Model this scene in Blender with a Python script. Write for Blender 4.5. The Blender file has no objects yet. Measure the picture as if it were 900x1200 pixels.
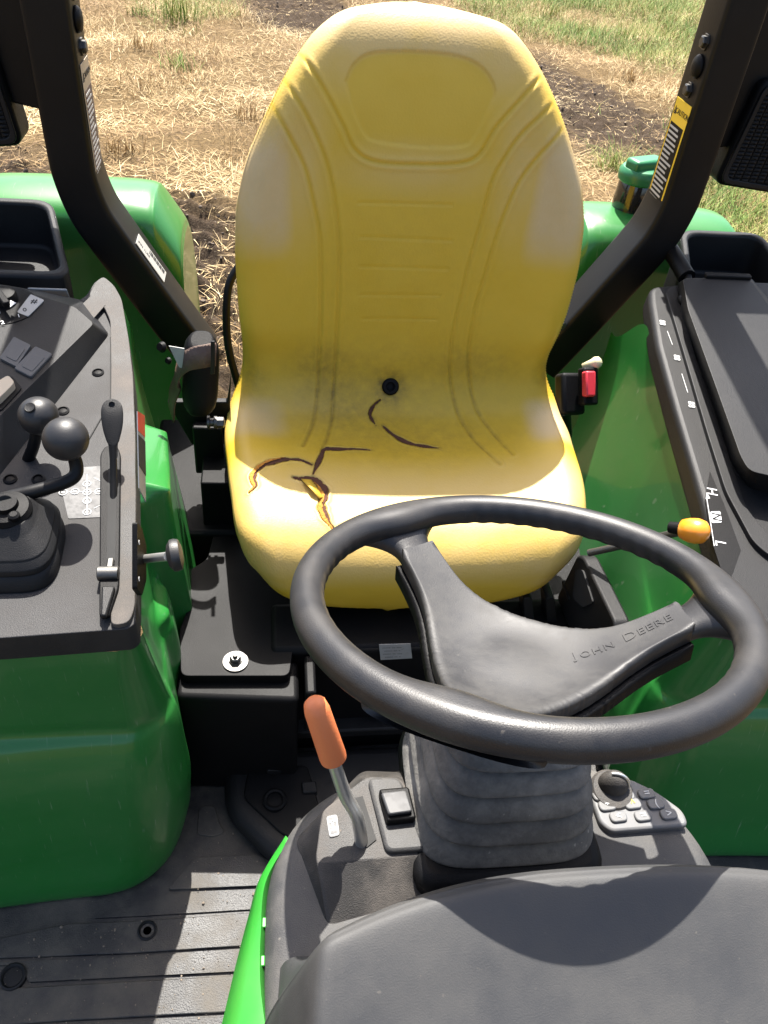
import bpy, bmesh, math, random
import numpy as np
from mathutils import Vector, Matrix
random.seed(7); rng = np.random.default_rng(7)
sc = bpy.context.scene
C = bpy.context.scene.collection
H0 = 1.05            # height of the seat datum above the ground; all tractor coordinates are relative to it

# ---------------------------------------------------------------- camera, sky, sun, exposure
CAM = np.array([-.21, -.742, .768]); YAW, PIT, ROLL = np.radians([10.52, 41.48, 6.76]); FOC = 945.4
def cam_axes():
    cy, sy = np.cos(YAW), np.sin(YAW)
    f = np.array([sy*np.cos(PIT), cy*np.cos(PIT), -np.sin(PIT)])
    r = np.array([cy, -sy, 0.]); u = np.cross(r, f)
    cr, sr = np.cos(ROLL), np.sin(ROLL)
    return cr*r+sr*u, -sr*r+cr*u, f
cr_, cu_, cf_ = cam_axes()
cd = bpy.data.cameras.new('camera'); cam = bpy.data.objects.new('camera', cd); C.objects.link(cam)
m = Matrix.Identity(4)
for i in range(3):
    m[i][0], m[i][1], m[i][2] = cr_[i], cu_[i], -cf_[i]
    m[i][3] = CAM[i] + (H0 if i == 2 else 0)
cam.matrix_world = m
cd.sensor_fit = 'VERTICAL'; cd.sensor_height = 24; cd.sensor_width = 18; cd.lens = FOC/1200*24
cd.clip_start = .02; cd.clip_end = 3000
sc.camera = cam

SUN_EL, SUN_AZ = math.radians(59.5), math.radians(2)      # azimuth from +Y towards +X
w = bpy.data.worlds.new("World"); sc.world = w; w.use_nodes = True
nt = w.node_tree; nt.nodes.clear()
sky = nt.nodes.new('ShaderNodeTexSky'); sky.sky_type = 'NISHITA'; sky.sun_disc = False
sky.sun_elevation = SUN_EL; sky.sun_rotation = SUN_AZ
sky.air_density = 1.0; sky.dust_density = 4.0; sky.ozone_density = .6
bg = nt.nodes.new('ShaderNodeBackground'); bg.inputs[1].default_value = .098
wo = nt.nodes.new('ShaderNodeOutputWorld')
nt.links.new(sky.outputs[0], bg.inputs[0]); nt.links.new(bg.outputs[0], wo.inputs[0])
sl = bpy.data.lights.new('sun', 'SUN'); sl.energy = 5; sl.angle = math.radians(.5); sl.color = (1, .955, .88)
so = bpy.data.objects.new('sun', sl); C.objects.link(so)
sd = Vector((math.sin(SUN_AZ)*math.cos(SUN_EL), math.cos(SUN_AZ)*math.cos(SUN_EL), math.sin(SUN_EL)))
so.rotation_euler = (-sd).to_track_quat('-Z', 'Y').to_euler(); so.location = (0, 6, 9)
sc.view_settings.view_transform = 'Standard'; sc.view_settings.look = 'None'
sc.view_settings.exposure = 1.75; sc.view_settings.gamma = 1; sc.view_settings.use_curve_mapping = False

# ---------------------------------------------------------------- measuring helpers
def ray(px, py): return cf_ + (px-450)/FOC*cr_ - (py-600)/FOC*cu_
def P(px, py, x=None, y=None, z=None):
    d = ray(px, py)
    t = (x-CAM[0])/d[0] if x is not None else (y-CAM[1])/d[1] if y is not None else (z-CAM[2])/d[2]
    return CAM + t*d
def PN(px, py, o, n):
    d = ray(px, py); o = np.array(o, float); n = np.array(n, float)
    return CAM + d*(((o-CAM)@n)/(d@n))
CSL = .13; CN = np.array([0, -CSL, 1.]); CN /= np.linalg.norm(CN); CO = np.array([0, -.134, .05])
CE2 = np.array([0, 1, CSL]); CE2 /= np.linalg.norm(CE2); CE1 = np.array([1., 0, 0])
def PC(px, py, h=0): return PN(px, py, CO+CN*h, CN)           # on the armrest console plane (lifted h)

# ---------------------------------------------------------------- materials
def mat(name, col, rough=.5, metal=0, bump=0, bscale=400, var=.12, vscale=6, dust=0, dcol=(.32, .29, .25), dscale=9, coat=0, spec=.5, scratch=0, rvar=.12, sub=0):
    M = bpy.data.materials.new(name); M.use_nodes = True
    t = M.node_tree; b = t.nodes['Principled BSDF']; L = t.links.new
    tc = t.nodes.new('ShaderNodeTexCoord')
    n1 = t.nodes.new('ShaderNodeTexNoise'); n1.inputs['Scale'].default_value = vscale; n1.inputs['Detail'].default_value = 6
    L(tc.outputs['Object'], n1.inputs['Vector'])
    mx = t.nodes.new('ShaderNodeMix'); mx.data_type = 'RGBA'
    mx.inputs[6].default_value = (*[c*(1-var) for c in col], 1); mx.inputs[7].default_value = (*[min(1, c*(1+var)) for c in col], 1)
    L(n1.outputs[0], mx.inputs[0]); out = mx.outputs[2]
    rr = t.nodes.new('ShaderNodeMapRange'); rr.inputs[3].default_value = max(.02, rough-rvar); rr.inputs[4].default_value = min(1, rough+rvar)
    L(n1.outputs[0], rr.inputs[0]); rout = rr.outputs[0]
    if dust:
        n2 = t.nodes.new('ShaderNodeTexNoise'); n2.inputs['Scale'].default_value = dscale; n2.inputs['Detail'].default_value = 9; n2.inputs['Roughness'].default_value = .68
        L(tc.outputs['Object'], n2.inputs['Vector'])
        r2 = t.nodes.new('ShaderNodeMapRange'); r2.inputs[1].default_value = .42; r2.inputs[2].default_value = .72; r2.inputs[4].default_value = dust
        L(n2.outputs[0], r2.inputs[0])
        n3 = t.nodes.new('ShaderNodeTexNoise'); n3.inputs['Scale'].default_value = 170; n3.inputs['Detail'].default_value = 3
        L(tc.outputs['Object'], n3.inputs['Vector'])
        r3 = t.nodes.new('ShaderNodeMapRange'); r3.inputs[1].default_value = .69; r3.inputs[2].default_value = .76; r3.inputs[4].default_value = min(1, dust*1.8)
        L(n3.outputs[0], r3.inputs[0])
        mxm = t.nodes.new('ShaderNodeMath'); mxm.operation = 'MAXIMUM'; L(r2.outputs[0], mxm.inputs[0]); L(r3.outputs[0], mxm.inputs[1])
        m2 = t.nodes.new('ShaderNodeMix'); m2.data_type = 'RGBA'; m2.inputs[7].default_value = (*dcol, 1)
        L(mxm.outputs[0], m2.inputs[0]); L(out, m2.inputs[6]); out = m2.outputs[2]
        ad = t.nodes.new('ShaderNodeMath'); ad.operation = 'MULTIPLY_ADD'; ad.inputs[1].default_value = .45; ad.use_clamp = True
        L(mxm.outputs[0], ad.inputs[0]); L(rout, ad.inputs[2]); rout = ad.outputs[0]
    if scratch:
        mp = t.nodes.new('ShaderNodeMapping'); mp.inputs['Scale'].default_value = (40, 3, 3); mp.inputs['Rotation'].default_value = (.4, .7, .5)
        L(tc.outputs['Object'], mp.inputs[0])
        n4 = t.nodes.new('ShaderNodeTexNoise'); n4.inputs['Scale'].default_value = 9; n4.inputs['Detail'].default_value = 5
        L(mp.outputs[0], n4.inputs['Vector'])
        r4 = t.nodes.new('ShaderNodeMapRange'); r4.inputs[1].default_value = .66; r4.inputs[2].default_value = .74; r4.inputs[4].default_value = scratch
        L(n4.outputs[0], r4.inputs[0])
        m3 = t.nodes.new('ShaderNodeMix'); m3.data_type = 'RGBA'; m3.inputs[7].default_value = (.42, .44, .36, 1)
        L(r4.outputs[0], m3.inputs[0]); L(out, m3.inputs[6]); out = m3.outputs[2]
    L(out, b.inputs['Base Color']); L(rout, b.inputs['Roughness'])
    b.inputs['Metallic'].default_value = metal; b.inputs['Specular IOR Level'].default_value = spec
    if coat: b.inputs['Coat Weight'].default_value = coat; b.inputs['Coat Roughness'].default_value = .06
    if bump:
        nb = t.nodes.new('ShaderNodeTexNoise'); nb.inputs['Scale'].default_value = bscale; nb.inputs['Detail'].default_value = 3
        L(tc.outputs['Object'], nb.inputs['Vector'])
        bp = t.nodes.new('ShaderNodeBump'); bp.inputs['Strength'].default_value = bump; bp.inputs['Distance'].default_value = .002
        L(nb.outputs[0], bp.inputs['Height']); L(bp.outputs[0], b.inputs['Normal'])
    return M
green = mat('green_paint', (.0155, .145, .024), .34, var=.13, vscale=5, dust=.08, dcol=(.16, .2, .12), dscale=6, coat=.32, spec=.4, scratch=.2, rvar=.1)
green_lt = mat('bright_green_plastic', (.018, .20, .018), .4, dust=.12, dcol=(.16, .2, .1), coat=.15)
capgreen = mat('cap_green', (.012, .16, .06), .4, dust=.08)
plast = mat('black_plastic', (.0075, .0075, .0082), .5, bump=.25, bscale=900, dust=.08, dcol=(.06, .057, .052), dscale=7, spec=.24)
plast_d = mat('black_plastic_deep', (.004, .004, .0045), .5, bump=.2, bscale=900, dust=.04, dcol=(.06, .055, .05), spec=.12)
dashm = mat('dash_plastic', (.030, .030, .031), .64, bump=.25, bscale=900, dust=.7, dcol=(.12, .112, .10), dscale=8)
hoodm = mat('cowl_plastic', (.027, .0275, .029), .6, bump=.12, bscale=900, dust=.5, dcol=(.07, .067, .062), dscale=8)
rubber = mat('wheel_rubber', (.013, .013, .0145), .42, bump=.12, bscale=900, dust=.25, dcol=(.07, .062, .053), dscale=16, spec=.45)
padm = mat('wheel_pad', (.019, .019, .0205), .5, bump=.12, bscale=1000, dust=.5, dcol=(.07, .067, .061), dscale=16)
bootm = mat('bellows_rubber', (.075, .073, .069), .75, bump=.4, bscale=300, dust=.9, dcol=(.21, .20, .18), dscale=24)
matm = mat('floor_rubber', (.011, .011, .012), .5, bump=.4, bscale=500, dust=.85, dcol=(.11, .096, .076), dscale=11, rvar=.22)
console = mat('console_plastic', (.017, .017, .0185), .58, bump=.3, bscale=900, dust=.35, dcol=(.07, .064, .057), dscale=6, spec=.3)
wornm = mat('worn_console_plastic', (.022, .0205, .0195), .62, bump=.35, bscale=900, dust=.8, dcol=(.12, .105, .092), dscale=12)
steelp = mat('black_steel', (.0045, .0045, .005), .42, bump=.06, bscale=300, dust=.03, dcol=(.08, .075, .07), spec=.2)
zinc = mat('zinc_steel', (.11, .108, .104), .5, metal=1, bump=.15, bscale=200)
chrome = mat('rod_steel', (.62, .62, .6), .36, metal=.85, bump=.1)
orange = mat('orange_grip', (.72, .20, .068), .5, bump=.1, dust=.08)
amber = mat('amber_knob', (.75, .25, .012), .32, dust=.05, coat=.3)
cream = mat('cream_knob', (.55, .50, .30), .45)
white = mat('white_print', (.5, .5, .49), .6)
greyprint = mat('grey_print', (.45, .45, .45), .6)
yellowd = mat('yellow_decal', (.80, .55, .03), .45)
redd = mat('red_plastic', (.55, .03, .045), .4, bump=.1)
padsw = mat('keypad_silver', (.10, .102, .106), .5, dust=.6, dcol=(.16, .15, .135), dscale=40)
tanm = mat('tan_switch', (.40, .33, .24), .55, dust=.2)
greysw = mat('grey_switch', (.045, .046, .05), .6, dust=.5, dcol=(.11, .105, .098), dscale=30)
strapm = mat('brown_strap', (.085, .047, .033), .7, bump=.6, bscale=500, dust=.2)
foam = mat('orange_foam', (.42, .17, .018), .9, bump=1, bscale=260, var=.4, vscale=140)
rust = mat('dark_foam', (.075, .026, .012), .95, bump=.5, bscale=260, var=.3, vscale=60)
flapm = mat('vinyl_flap', (.55, .36, .03), .6, bump=.3, bscale=300)
dark = mat('dark_void', (.008, .008, .008), .8)
labelw = mat('label_white', (.30, .30, .29), .5, dust=.3, dcol=(.15, .14, .12), dscale=30)
decalgrey = mat('decal_grey', (.035, .035, .038), .5, dust=.5, dcol=(.10, .098, .095), dscale=150)
smoke = mat('smoked_tank', (.014, .013, .013), .12, coat=.6)
redborder = mat('red_print', (.6, .05, .03), .5)

# ---------------------------------------------------------------- geometry helpers
root = bpy.data.objects.new('tractor', None); C.objects.link(root)
root['label'] = 'green compact tractor with cracked yellow seat and black steering wheel'; root['category'] = 'tractor'

def mesh(name, V, F, M, parent=root, smooth=True, sharp=35, bevel=0, bseg=2, label=None):
    me = bpy.data.meshes.new(name); me.from_pydata([tuple(map(float, v)) for v in V], [], [tuple(map(int, f)) for f in F]); me.update()
    o = bpy.data.objects.new(name, me); C.objects.link(o)
    if M: me.materials.append(M)
    bm = bmesh.new(); bm.from_mesh(me); bmesh.ops.recalc_face_normals(bm, faces=bm.faces); bm.to_mesh(me); bm.free()
    if smooth:
        for p in me.polygons: p.use_smooth = True
        me.set_sharp_from_angle(angle=math.radians(sharp))
    if bevel:
        b = o.modifiers.new('bevel', 'BEVEL'); b.width = bevel; b.segments = bseg; b.limit_method = 'ANGLE'; b.angle_limit = math.radians(28); b.harden_normals = False
    put(o, parent)
    if label: o['label'] = label
    return o
def put(o, parent):
    if parent is root: o.parent = root; o.location = (0, 0, H0)
    elif parent is not None: o.parent = parent
def joinVF(parts):
    V = []; F = []
    for v, f in parts:
        k = len(V); V += [tuple(p) for p in v]; F += [tuple(i+k for i in q) for q in f]
    return V, F
def cr(pts, n, closed=False):
    pts = np.array(pts, float); N = len(pts)
    if closed: q = np.vstack([pts[-1], pts, pts[0], pts[1]]); m_ = N
    else: q = np.vstack([2*pts[0]-pts[1], pts, 2*pts[-1]-pts[-2]]); m_ = N-1
    t = np.linspace(0, m_, n, endpoint=not closed); i = np.minimum(t.astype(int), m_-1); f = (t-i)[:, None]
    a, b, c, d = q[i], q[i+1], q[i+2], q[i+3]
    return .5*((2*b)+(-a+c)*f+(2*a-5*b+4*c-d)*f*f+(-a+3*b-3*c+d)*f**3)
def grid_faces(nr, nc, closed=False):
    F = []
    for i in range(nr-1):
        for j in range(nc if closed else nc-1):
            k = (j+1) % nc; F.append((i*nc+j, i*nc+k, (i+1)*nc+k, (i+1)*nc+j))
    return F
def loft(name, rows, nu, nv, M, parent=root, thick=0, closed=False, sharp=50, label=None, lin=False):
    R = np.array([cr(r, nu, closed) for r in rows])
    if nv: G = np.stack([cr(R[:, j], nv) for j in range(R.shape[1])], 1)
    else: G = R
    o = mesh(name, G.reshape(-1, 3), grid_faces(G.shape[0], G.shape[1], closed), M, parent, sharp=sharp, label=label)
    if thick:
        s = o.modifiers.new('thick', 'SOLIDIFY'); s.thickness = thick; s.offset = 0
    return o
def tubeVF(path, r, seg=12, caps=True, closed=False):
    path = np.array(path, float); n = len(path); r = np.broadcast_to(np.array(r, float), (n,))
    T = np.gradient(path, axis=0) if not closed else np.roll(path, -1, 0)-np.roll(path, 1, 0)
    T /= np.linalg.norm(T, axis=1)[:, None]
    a = np.array([0, 0, 1.]) if abs(T[0][2]) < .9 else np.array([1., 0, 0])
    N_ = np.cross(T[0], a); N_ /= np.linalg.norm(N_); V = []
    for i in range(n):
        N_ = N_-T[i]*(N_@T[i]); N_ /= np.linalg.norm(N_); B = np.cross(T[i], N_)
        for j in range(seg):
            t = 2*math.pi*j/seg; V.append(path[i]+r[i]*(math.cos(t)*N_+math.sin(t)*B))
    F = grid_faces(n, seg, True)
    if closed: F += [((n-1)*seg+j, (n-1)*seg+(j+1) % seg, (j+1) % seg, j) for j in range(seg)]
    elif caps: F += [tuple(range(seg)), tuple((n-1)*seg+j for j in range(seg))]
    return V, F
def tube(name, path, r, M, parent=root, seg=12, n=0, **k):
    p = np.array(path, float)
    if n:
        p2 = cr(p, n); rr = np.interp(np.linspace(0, 1, n), np.linspace(0, 1, len(p)), r) if np.ndim(r) else r
    else: p2, rr = p, r
    return mesh(name, *tubeVF(p2, rr, seg), M, parent, sharp=50, **k)
def frame(n, hint=(1, 0, 0)):
    n = np.array(n, float); n /= np.linalg.norm(n); h = np.array(hint, float); h = h if abs(h@n) < .95*np.linalg.norm(h) else np.array((0, 1., 0)); ex = h-n*(h@n); ex /= np.linalg.norm(ex)
    return ex, np.cross(n, ex), n
def latheVF(prof, o, axis, seg=24, hint=(1, 0, 0), sx=1, sy=1):
    ex, ey, n = frame(axis, hint); o = np.array(o, float); V = []
    for r, h in prof:
        for j in range(seg):
            t = 2*math.pi*j/seg; V.append(o+n*h+r*(sx*math.cos(t)*ex+sy*math.sin(t)*ey))
    return V, grid_faces(len(prof), seg, True)+[tuple(range(seg)), tuple((len(prof)-1)*seg+j for j in range(seg))]
def lathe(name, prof, o, axis, M, parent=root, seg=24, sharp=35, **k): return mesh(name, *latheVF(prof, o, axis, seg, **k), M, parent, sharp=sharp)
def rpoly(pts, r, n=5):
    pts = [np.array(p, float) for p in pts]; out = []; N = len(pts)
    for i, p in enumerate(pts):
        a, b = pts[i-1]-p, pts[(i+1) % N]-p; la, lb = np.linalg.norm(a), np.linalg.norm(b)
        k = min(r, la*.45, lb*.45); A = p+a/la*k; B = p+b/lb*k
        for j in range(n+1):
            t = j/n; out.append((1-t)**2*A+2*t*(1-t)*p+t*t*B)
    return out
def prismVF(poly, n, h0, h1):
    n = np.array(n, float); n /= np.linalg.norm(n); N = len(poly); V = [p+n*h0 for p in poly]+[p+n*h1 for p in poly]
    return V, [tuple(range(N)), tuple(N+i for i in range(N))]+[(i, (i+1) % N, N+(i+1) % N, N+i) for i in range(N)]
def prism(name, poly, n, h0, h1, M, parent=root, bevel=0, r=0, bseg=2, **k):
    poly = rpoly(poly, r) if r else [np.array(p, float) for p in poly]
    return mesh(name, *prismVF(poly, n, h0, h1), M, parent, bevel=bevel, bseg=bseg, sharp=40, **k)
def box(name, c, size, M, parent=root, ex=(1, 0, 0), ez=(0, 0, 1), bevel=.003, bseg=2, **k):
    ez_, = [np.array(ez, float)]; e1, e2, n = frame(ez, ex); c = np.array(c, float); s = np.array(size)/2
    poly = [c+e1*a*s[0]+e2*b*s[1] for a, b in ((-1, -1), (1, -1), (1, 1), (-1, 1))]
    return mesh(name, *prismVF(poly, n, -s[2], s[2]), M, parent, bevel=bevel, bseg=bseg, sharp=40, **k)
def text(body, size, o, ex, ey, M, parent, depth=.0004, name='lettering', cx=True, spacing=1.0, surf=None, sxy=1.0):
    cu = bpy.data.curves.new('t', 'FONT'); cu.body = body; cu.size = size; cu.extrude = depth; cu.space_character = spacing
    cu.align_x = 'CENTER' if cx else 'LEFT'; cu.align_y = 'CENTER'; cu.resolution_u = 3
    to = bpy.data.objects.new('t', cu); C.objects.link(to)
    dg = bpy.context.evaluated_depsgraph_get(); me = bpy.data.meshes.new_from_object(to.evaluated_get(dg))
    V = [v.co.copy() for v in me.vertices]; F = [tuple(p.vertices) for p in me.polygons]
    bpy.data.objects.remove(to); bpy.data.curves.remove(cu); bpy.data.meshes.remove(me)
    ex = np.array(ex, float); ex /= np.linalg.norm(ex); ey = np.array(ey, float); ey -= ex*(ex@ey); ey /= np.linalg.norm(ey); n = np.cross(ex, ey); o = np.array(o, float)
    W = [o+ex*v.x*sxy+ey*v.y+n*v.z for v in V] if surf is None else [surf(v.x, v.y, v.z) for v in V]
    return mesh(name, W, F, M, parent, smooth=False)
def bolt(c, ax, r, parent, name='bolt', washer=0, M=zinc):
    h = np.array(ax, float); h /= np.linalg.norm(h)
    o = lathe(name, [(r*1.35, 0), (r*1.35, .0025), (r, .0026), (r, r*.75), (r*.75, r*.9)], c, h, M, parent, seg=6 if not washer else 24, sharp=25)
    if washer:
        bpy.data.objects.remove(o)
        a = latheVF([(washer, 0), (washer*.97, .003), (r*1.2, .0032), (r*1.1, .0055)], c, h, 28)
        b = latheVF([(r, .005), (r, .012), (r*.8, .0135)], c, h, 6)
        d = latheVF([(r*.45, .0134), (r*.4, .018), (r*.2, .0185)], c, h, 12)
        o = mesh(name, *joinVF([a, b, d]), M, parent, sharp=25)
    return o
def sm(a, b, x): t = np.clip((x-a)/(b-a), 0, 1); return t*t*(3-2*t)

# ================================================================ SEAT
prof = cr([(.116, -.224), (.096, -.188), (.088, -.135), (.100, -.095), (.138, -.062), (.20, -.046), (.28, -.042), (.36, -.044), (.415, -.034), (.447, .0), (.459, .055),
           (.465, .14), (.472, .23), (.486, .34), (.506, .435), (.533, .505), (.563, .541), (.598, .551), (.625, .541)], 1200)
ds = np.r_[0, np.cumsum(np.linalg.norm(np.diff(prof, axis=0), axis=1))]
S = np.linspace(0, ds[-1], 1500); prof = np.stack([np.interp(S, ds, prof[:, i]) for i in (0, 1)], 1)
tan = np.gradient(prof, axis=0); tan /= np.linalg.norm(tan, axis=1)[:, None]; nrm = np.stack([-tan[:, 1], tan[:, 0]], 1)
SR = .042
def to_seat(px, py, off=0.):
    pr_ = prof+nrm*off; d = ray(px, py)
    g = (pr_[:, 0]-CAM[1])*d[2]-(pr_[:, 1]-CAM[2])*d[1]
    k = np.where(np.sign(g[:-1]) != np.sign(g[1:]))[0]
    tt = ((pr_[:, 0]-CAM[1])*d[1]+(pr_[:, 1]-CAM[2])*d[2])/(d[1]**2+d[2]**2)
    i = k[np.argmin(tt[k])] if len(k) else np.argmin(abs(g))
    return CAM[0]+tt[i]*d[0], S[i]
Lpx = [(400, 12), (362, 40), (332, 85), (315, 117), (287, 180), (275, 235), (274, 290), (278, 350), (282, 400), (281, 435), (275, 460), (269, 485), (265, 520), (264, 570), (267, 615), (280, 655), (305, 685), (335, 702), (380, 712)]
Rpx = [(545, 12), (585, 30), (615, 55), (635, 90), (652, 132), (666, 172), (679, 220), (681, 260), (675, 310), (662, 360), (645, 400), (637, 430), (643, 450), (658, 475), (674, 515), (689, 565), (691, 600), (684, 640), (660, 670), (630, 690), (585, 705)]
def wfun(L):
    q = np.array([(abs(a), b) for a, b in (to_seat(*p, off=-SR*.6) for p in L)]); q = q[np.argsort(q[:, 1])]
    return q
wl, wr = wfun(Lpx), wfun(Rpx)
S1 = S[-1]-.004
sg = (.5-.5*np.cos(np.linspace(0, math.pi, 560)))*S1
sg = .4*sg+.6*np.linspace(0, S1, 560)
def wof(s):
    a = np.interp(s, wl[:, 1], wl[:, 0]); b = np.interp(s, wr[:, 1], wr[:, 0]); return .5*(a+b), .5*(b-a)
ww, cxs = wof(S); ww = ww*(1-.022*sm(.5, .3, S)); k = np.hanning(71); k /= k.sum(); ww = np.convolve(np.pad(ww, 35, 'edge'), k, 'valid'); k = np.hanning(141); k /= k.sum(); cxs = np.convolve(np.pad(np.clip(cxs, -.012, .014), 70, 'edge'), k, 'valid')
# rounded closing at both ends
e0, e1 = .085, .075
ww = ww*np.where(S < e0, (1-(1-np.clip(S/e0, 0, 1))**2.6)**(1/2.6), 1)*np.where(S > S1-e1, (1-np.clip((S-(S1-e1))/e1, 0, 1)**2.4)**(1/2.4), 1)
wg = np.interp(sg, S, ww); wg[0] = wg[-1] = .002
NA = 380
ag = np.linspace(-1, 1, NA); ag = .35*np.sin(ag*math.pi/2)+.65*ag
cxg = (.3*.010+.7*np.interp(sg, S, cxs)); X2 = cxg[:, None]+ag[None, :]*wg[:, None]*.99; S2 = np.repeat(sg[:, None], NA, 1)
out = np.vstack([np.stack([cxg+.99*wg, sg], 1), np.stack([cxg-.99*wg, sg], 1)])[::2]
pts = np.stack([X2.ravel(), S2.ravel()], 1)
def pdist(pts, q):
    r_ = np.empty(len(pts)); c_ = 4000
    for i in range(0, len(pts), c_): r_[i:i+c_] = np.sqrt(((pts[i:i+c_, None]-q[None])**2).sum(2).min(1))
    return r_
D = pdist(pts, out).reshape(X2.shape); D[0] = D[-1] = 0; D[:, 0] = D[:, -1] = 0
e = -SR*(1-np.sqrt(np.clip(1-(1-np.clip(D/SR, 0, 1))**2, 0, 1)))
def seg_dist(poly, n=1.0):
    q = np.array([to_seat(*p) for p in poly]); L = np.r_[0, np.cumsum(np.linalg.norm(np.diff(q, axis=0), axis=1))]
    m_ = max(8, int(L[-1]/.0018)); qq = cr(q, m_) if len(q) > 2 else np.stack([np.interp(np.linspace(0, L[-1], m_), L, q[:, i]) for i in (0, 1)], 1)
    lo, hi = qq.min(0)-.02, qq.max(0)+.02
    msk = (pts[:, 0] > lo[0]) & (pts[:, 0] < hi[0]) & (pts[:, 1] > lo[1]) & (pts[:, 1] < hi[1])
    d = np.full(len(pts), 1.); tpar = np.zeros(len(pts)); idx = np.where(msk)[0]
    for i in range(0, len(idx), 4000):
        dd = ((pts[idx[i:i+4000], None]-qq[None])**2).sum(2); kk = dd.argmin(1); d[idx[i:i+4000]] = np.sqrt(dd[np.arange(len(kk)), kk]); tpar[idx[i:i+4000]] = kk/(m_-1)
    return d.reshape(X2.shape), tpar.reshape(X2.shape), qq
lines = [
 [(352, 62), (380, 107), (400, 145), (415, 175), (440, 189), (490, 193), (540, 191), (562, 180), (580, 150), (605, 120), (632, 90)],
 [(332, 92), (357, 132), (375, 170), (385, 200), (392, 235), (397, 280), (397, 340), (394, 400), (391, 455), (388, 495), (377, 530)],
 [(318, 120), (340, 160), (357, 195), (367, 235), (375, 280), (376, 340), (375, 390), (372, 455), (367, 495), (355, 525)],
 [(644, 122), (610, 155), (590, 185), (575, 215), (565, 255), (552, 300), (540, 350), (530, 395), (527, 435), (533, 472), (555, 515), (585, 545)],
 [(655, 150), (625, 185), (605, 215), (590, 250), (580, 280), (567, 325), (557, 360), (549, 410), (552, 460), (570, 500), (600, 535)]]
gv = np.zeros_like(X2); efd = sm(.004, .03, D)
for ln in lines:
    d, t, _ = seg_dist(ln); gv += efd*(-.0020*np.exp(-(d/.0026)**2)+.0012*np.exp(-((d-.006)/.004)**2))
for a, b, yy, y2 in ((420, 530, 237, 240), (422, 530, 277, 282), (422, 525, 312, 315), (422, 515, 345, 346), (424, 512, 373, 374)):
    d, t, _ = seg_dist([(a, yy), (b, y2)]); gv += -.0011*np.exp(-(d/.0018)**2)
panel = [(405, 95), (415, 75), (437, 62), (485, 60), (535, 65), (565, 80), (579, 105), (572, 125), (555, 160), (540, 171), (490, 171), (442, 165), (427, 155), (415, 130)]
d, t, pq = seg_dist(panel+[panel[0]])
def inside(px_, py_, poly):
    r_ = np.zeros(px_.shape, bool); n = len(poly)
    for i in range(n):
        (x1, y1), (x2, y2) = poly[i], poly[(i+1) % n]
        c = ((y1 > py_) != (y2 > py_)) & (px_ < (x2-x1)*(py_-y1)/(y2-y1+1e-12)+x1); r_ ^= c
    return r_
pin = inside(X2, S2, pq); sdp = np.where(pin, d, -d)
gv += -.0026*sm(-.002, .004, sdp)-.0016*np.exp(-(d/.0022)**2)
# grommet dimple
gx, gs = to_seat(458, 453); rg = np.hypot(X2-gx, S2-gs); gv += -.004*np.exp(-(rg/.02)**2)-.02*(rg < .0105)
# side bolsters
a_ = np.abs(X2-cxg[:, None])/np.maximum(wg[:, None], .02); sj = to_seat(458, 445)[1]
bol = .020*sm(.10, .2, S2)*(1-sm(sj-.02, sj+.06, S2))+.034*sm(sj-.02, sj+.1, S2)*(1-sm(S1-.22, S1-.02, S2))
bols = bol*(a_**2.6)
dish = -.006*np.exp(-(X2/.12)**2)*sm(.18, .26, S2)*(1-sm(sj-.05, sj+.05, S2))
# tears
tears = [([(447, 467), (439, 473), (434, 482), (436, 489), (441, 496)], .0031, 0), ([(449, 496), (462, 507), (480, 516), (497, 520), (515, 523)], .0052, 0),
         ([(434, 524.5), (418, 524.3), (400, 525.4), (381, 527), (376, 536), (371, 547), (366, 559)], .0050, 0),
         ([(367, 547), (354, 542), (340, 541.6), (326, 544.4), (310, 550.4), (300, 559), (296, 568), (299, 577), (291, 584)], .0056, 1),
         ([(343, 562.6), (352, 563.6), (366, 562), (376, 570), (380, 580), (377, 590), (378, 600), (384, 612), (394, 625)], .0074, 1)]
tm = np.zeros_like(X2); strips = []; off0 = e+bols+dish+gv
def tear_w(t, hw, kind): return hw*np.clip(np.sin(math.pi*np.clip(t*.96+.02, 0, 1))**.6, .12, 1)*(.85+.18*np.sin(t*17+1)+(.13*np.sin(t*47) if kind else .04*np.sin(t*40)))
for ln, hw, kind in tears:
    d, t, q = seg_dist(ln); h_ = tear_w(t, hw, kind)
    k_ = sm(1.25, .7, d/h_); gv += -.0060*k_+.0012*np.exp(-((d-h_*1.6)/.003)**2)*(d > h_)*(d < .03); strips.append((q, hw, kind))
fine = rng.normal(0, .00003, X2.shape); gv0 = gv
off = e+bols+dish+gv+fine
def seat_xyz(x, s, o): 
    y = np.interp(s, S, prof[:, 0])+np.interp(s, S, nrm[:, 0])*o; z = np.interp(s, S, prof[:, 1])+np.interp(s, S, nrm[:, 1])*o
    return np.stack([x, y, z], -1)
front = seat_xyz(X2, S2, off); back = seat_xyz(X2, S2, -2*SR-e+bols*.6)
bl = off.copy(); nR, nC = X2.shape
V = np.vstack([front.reshape(-1, 3), back.reshape(-1, 3)])
F1 = grid_faces(nR, nC); n0 = nR*nC; F2 = [(n0+d_, n0+c_, n0+b_, n0+a_) for a_, b_, c_, d_ in F1]
per = [(0, j) for j in range(nC-1)]+[(i, nC-1) for i in range(nR-1)]+[(nR-1, j) for j in range(nC-1, 0, -1)]+[(i, 0) for i in range(nR-1, 0, -1)]
pi_ = [i*nC+j for i, j in per]; F3 = [(pi_[i], n0+pi_[i], n0+pi_[(i+1) % len(pi_)], pi_[(i+1) % len(pi_)]) for i in range(len(pi_))]
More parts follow.
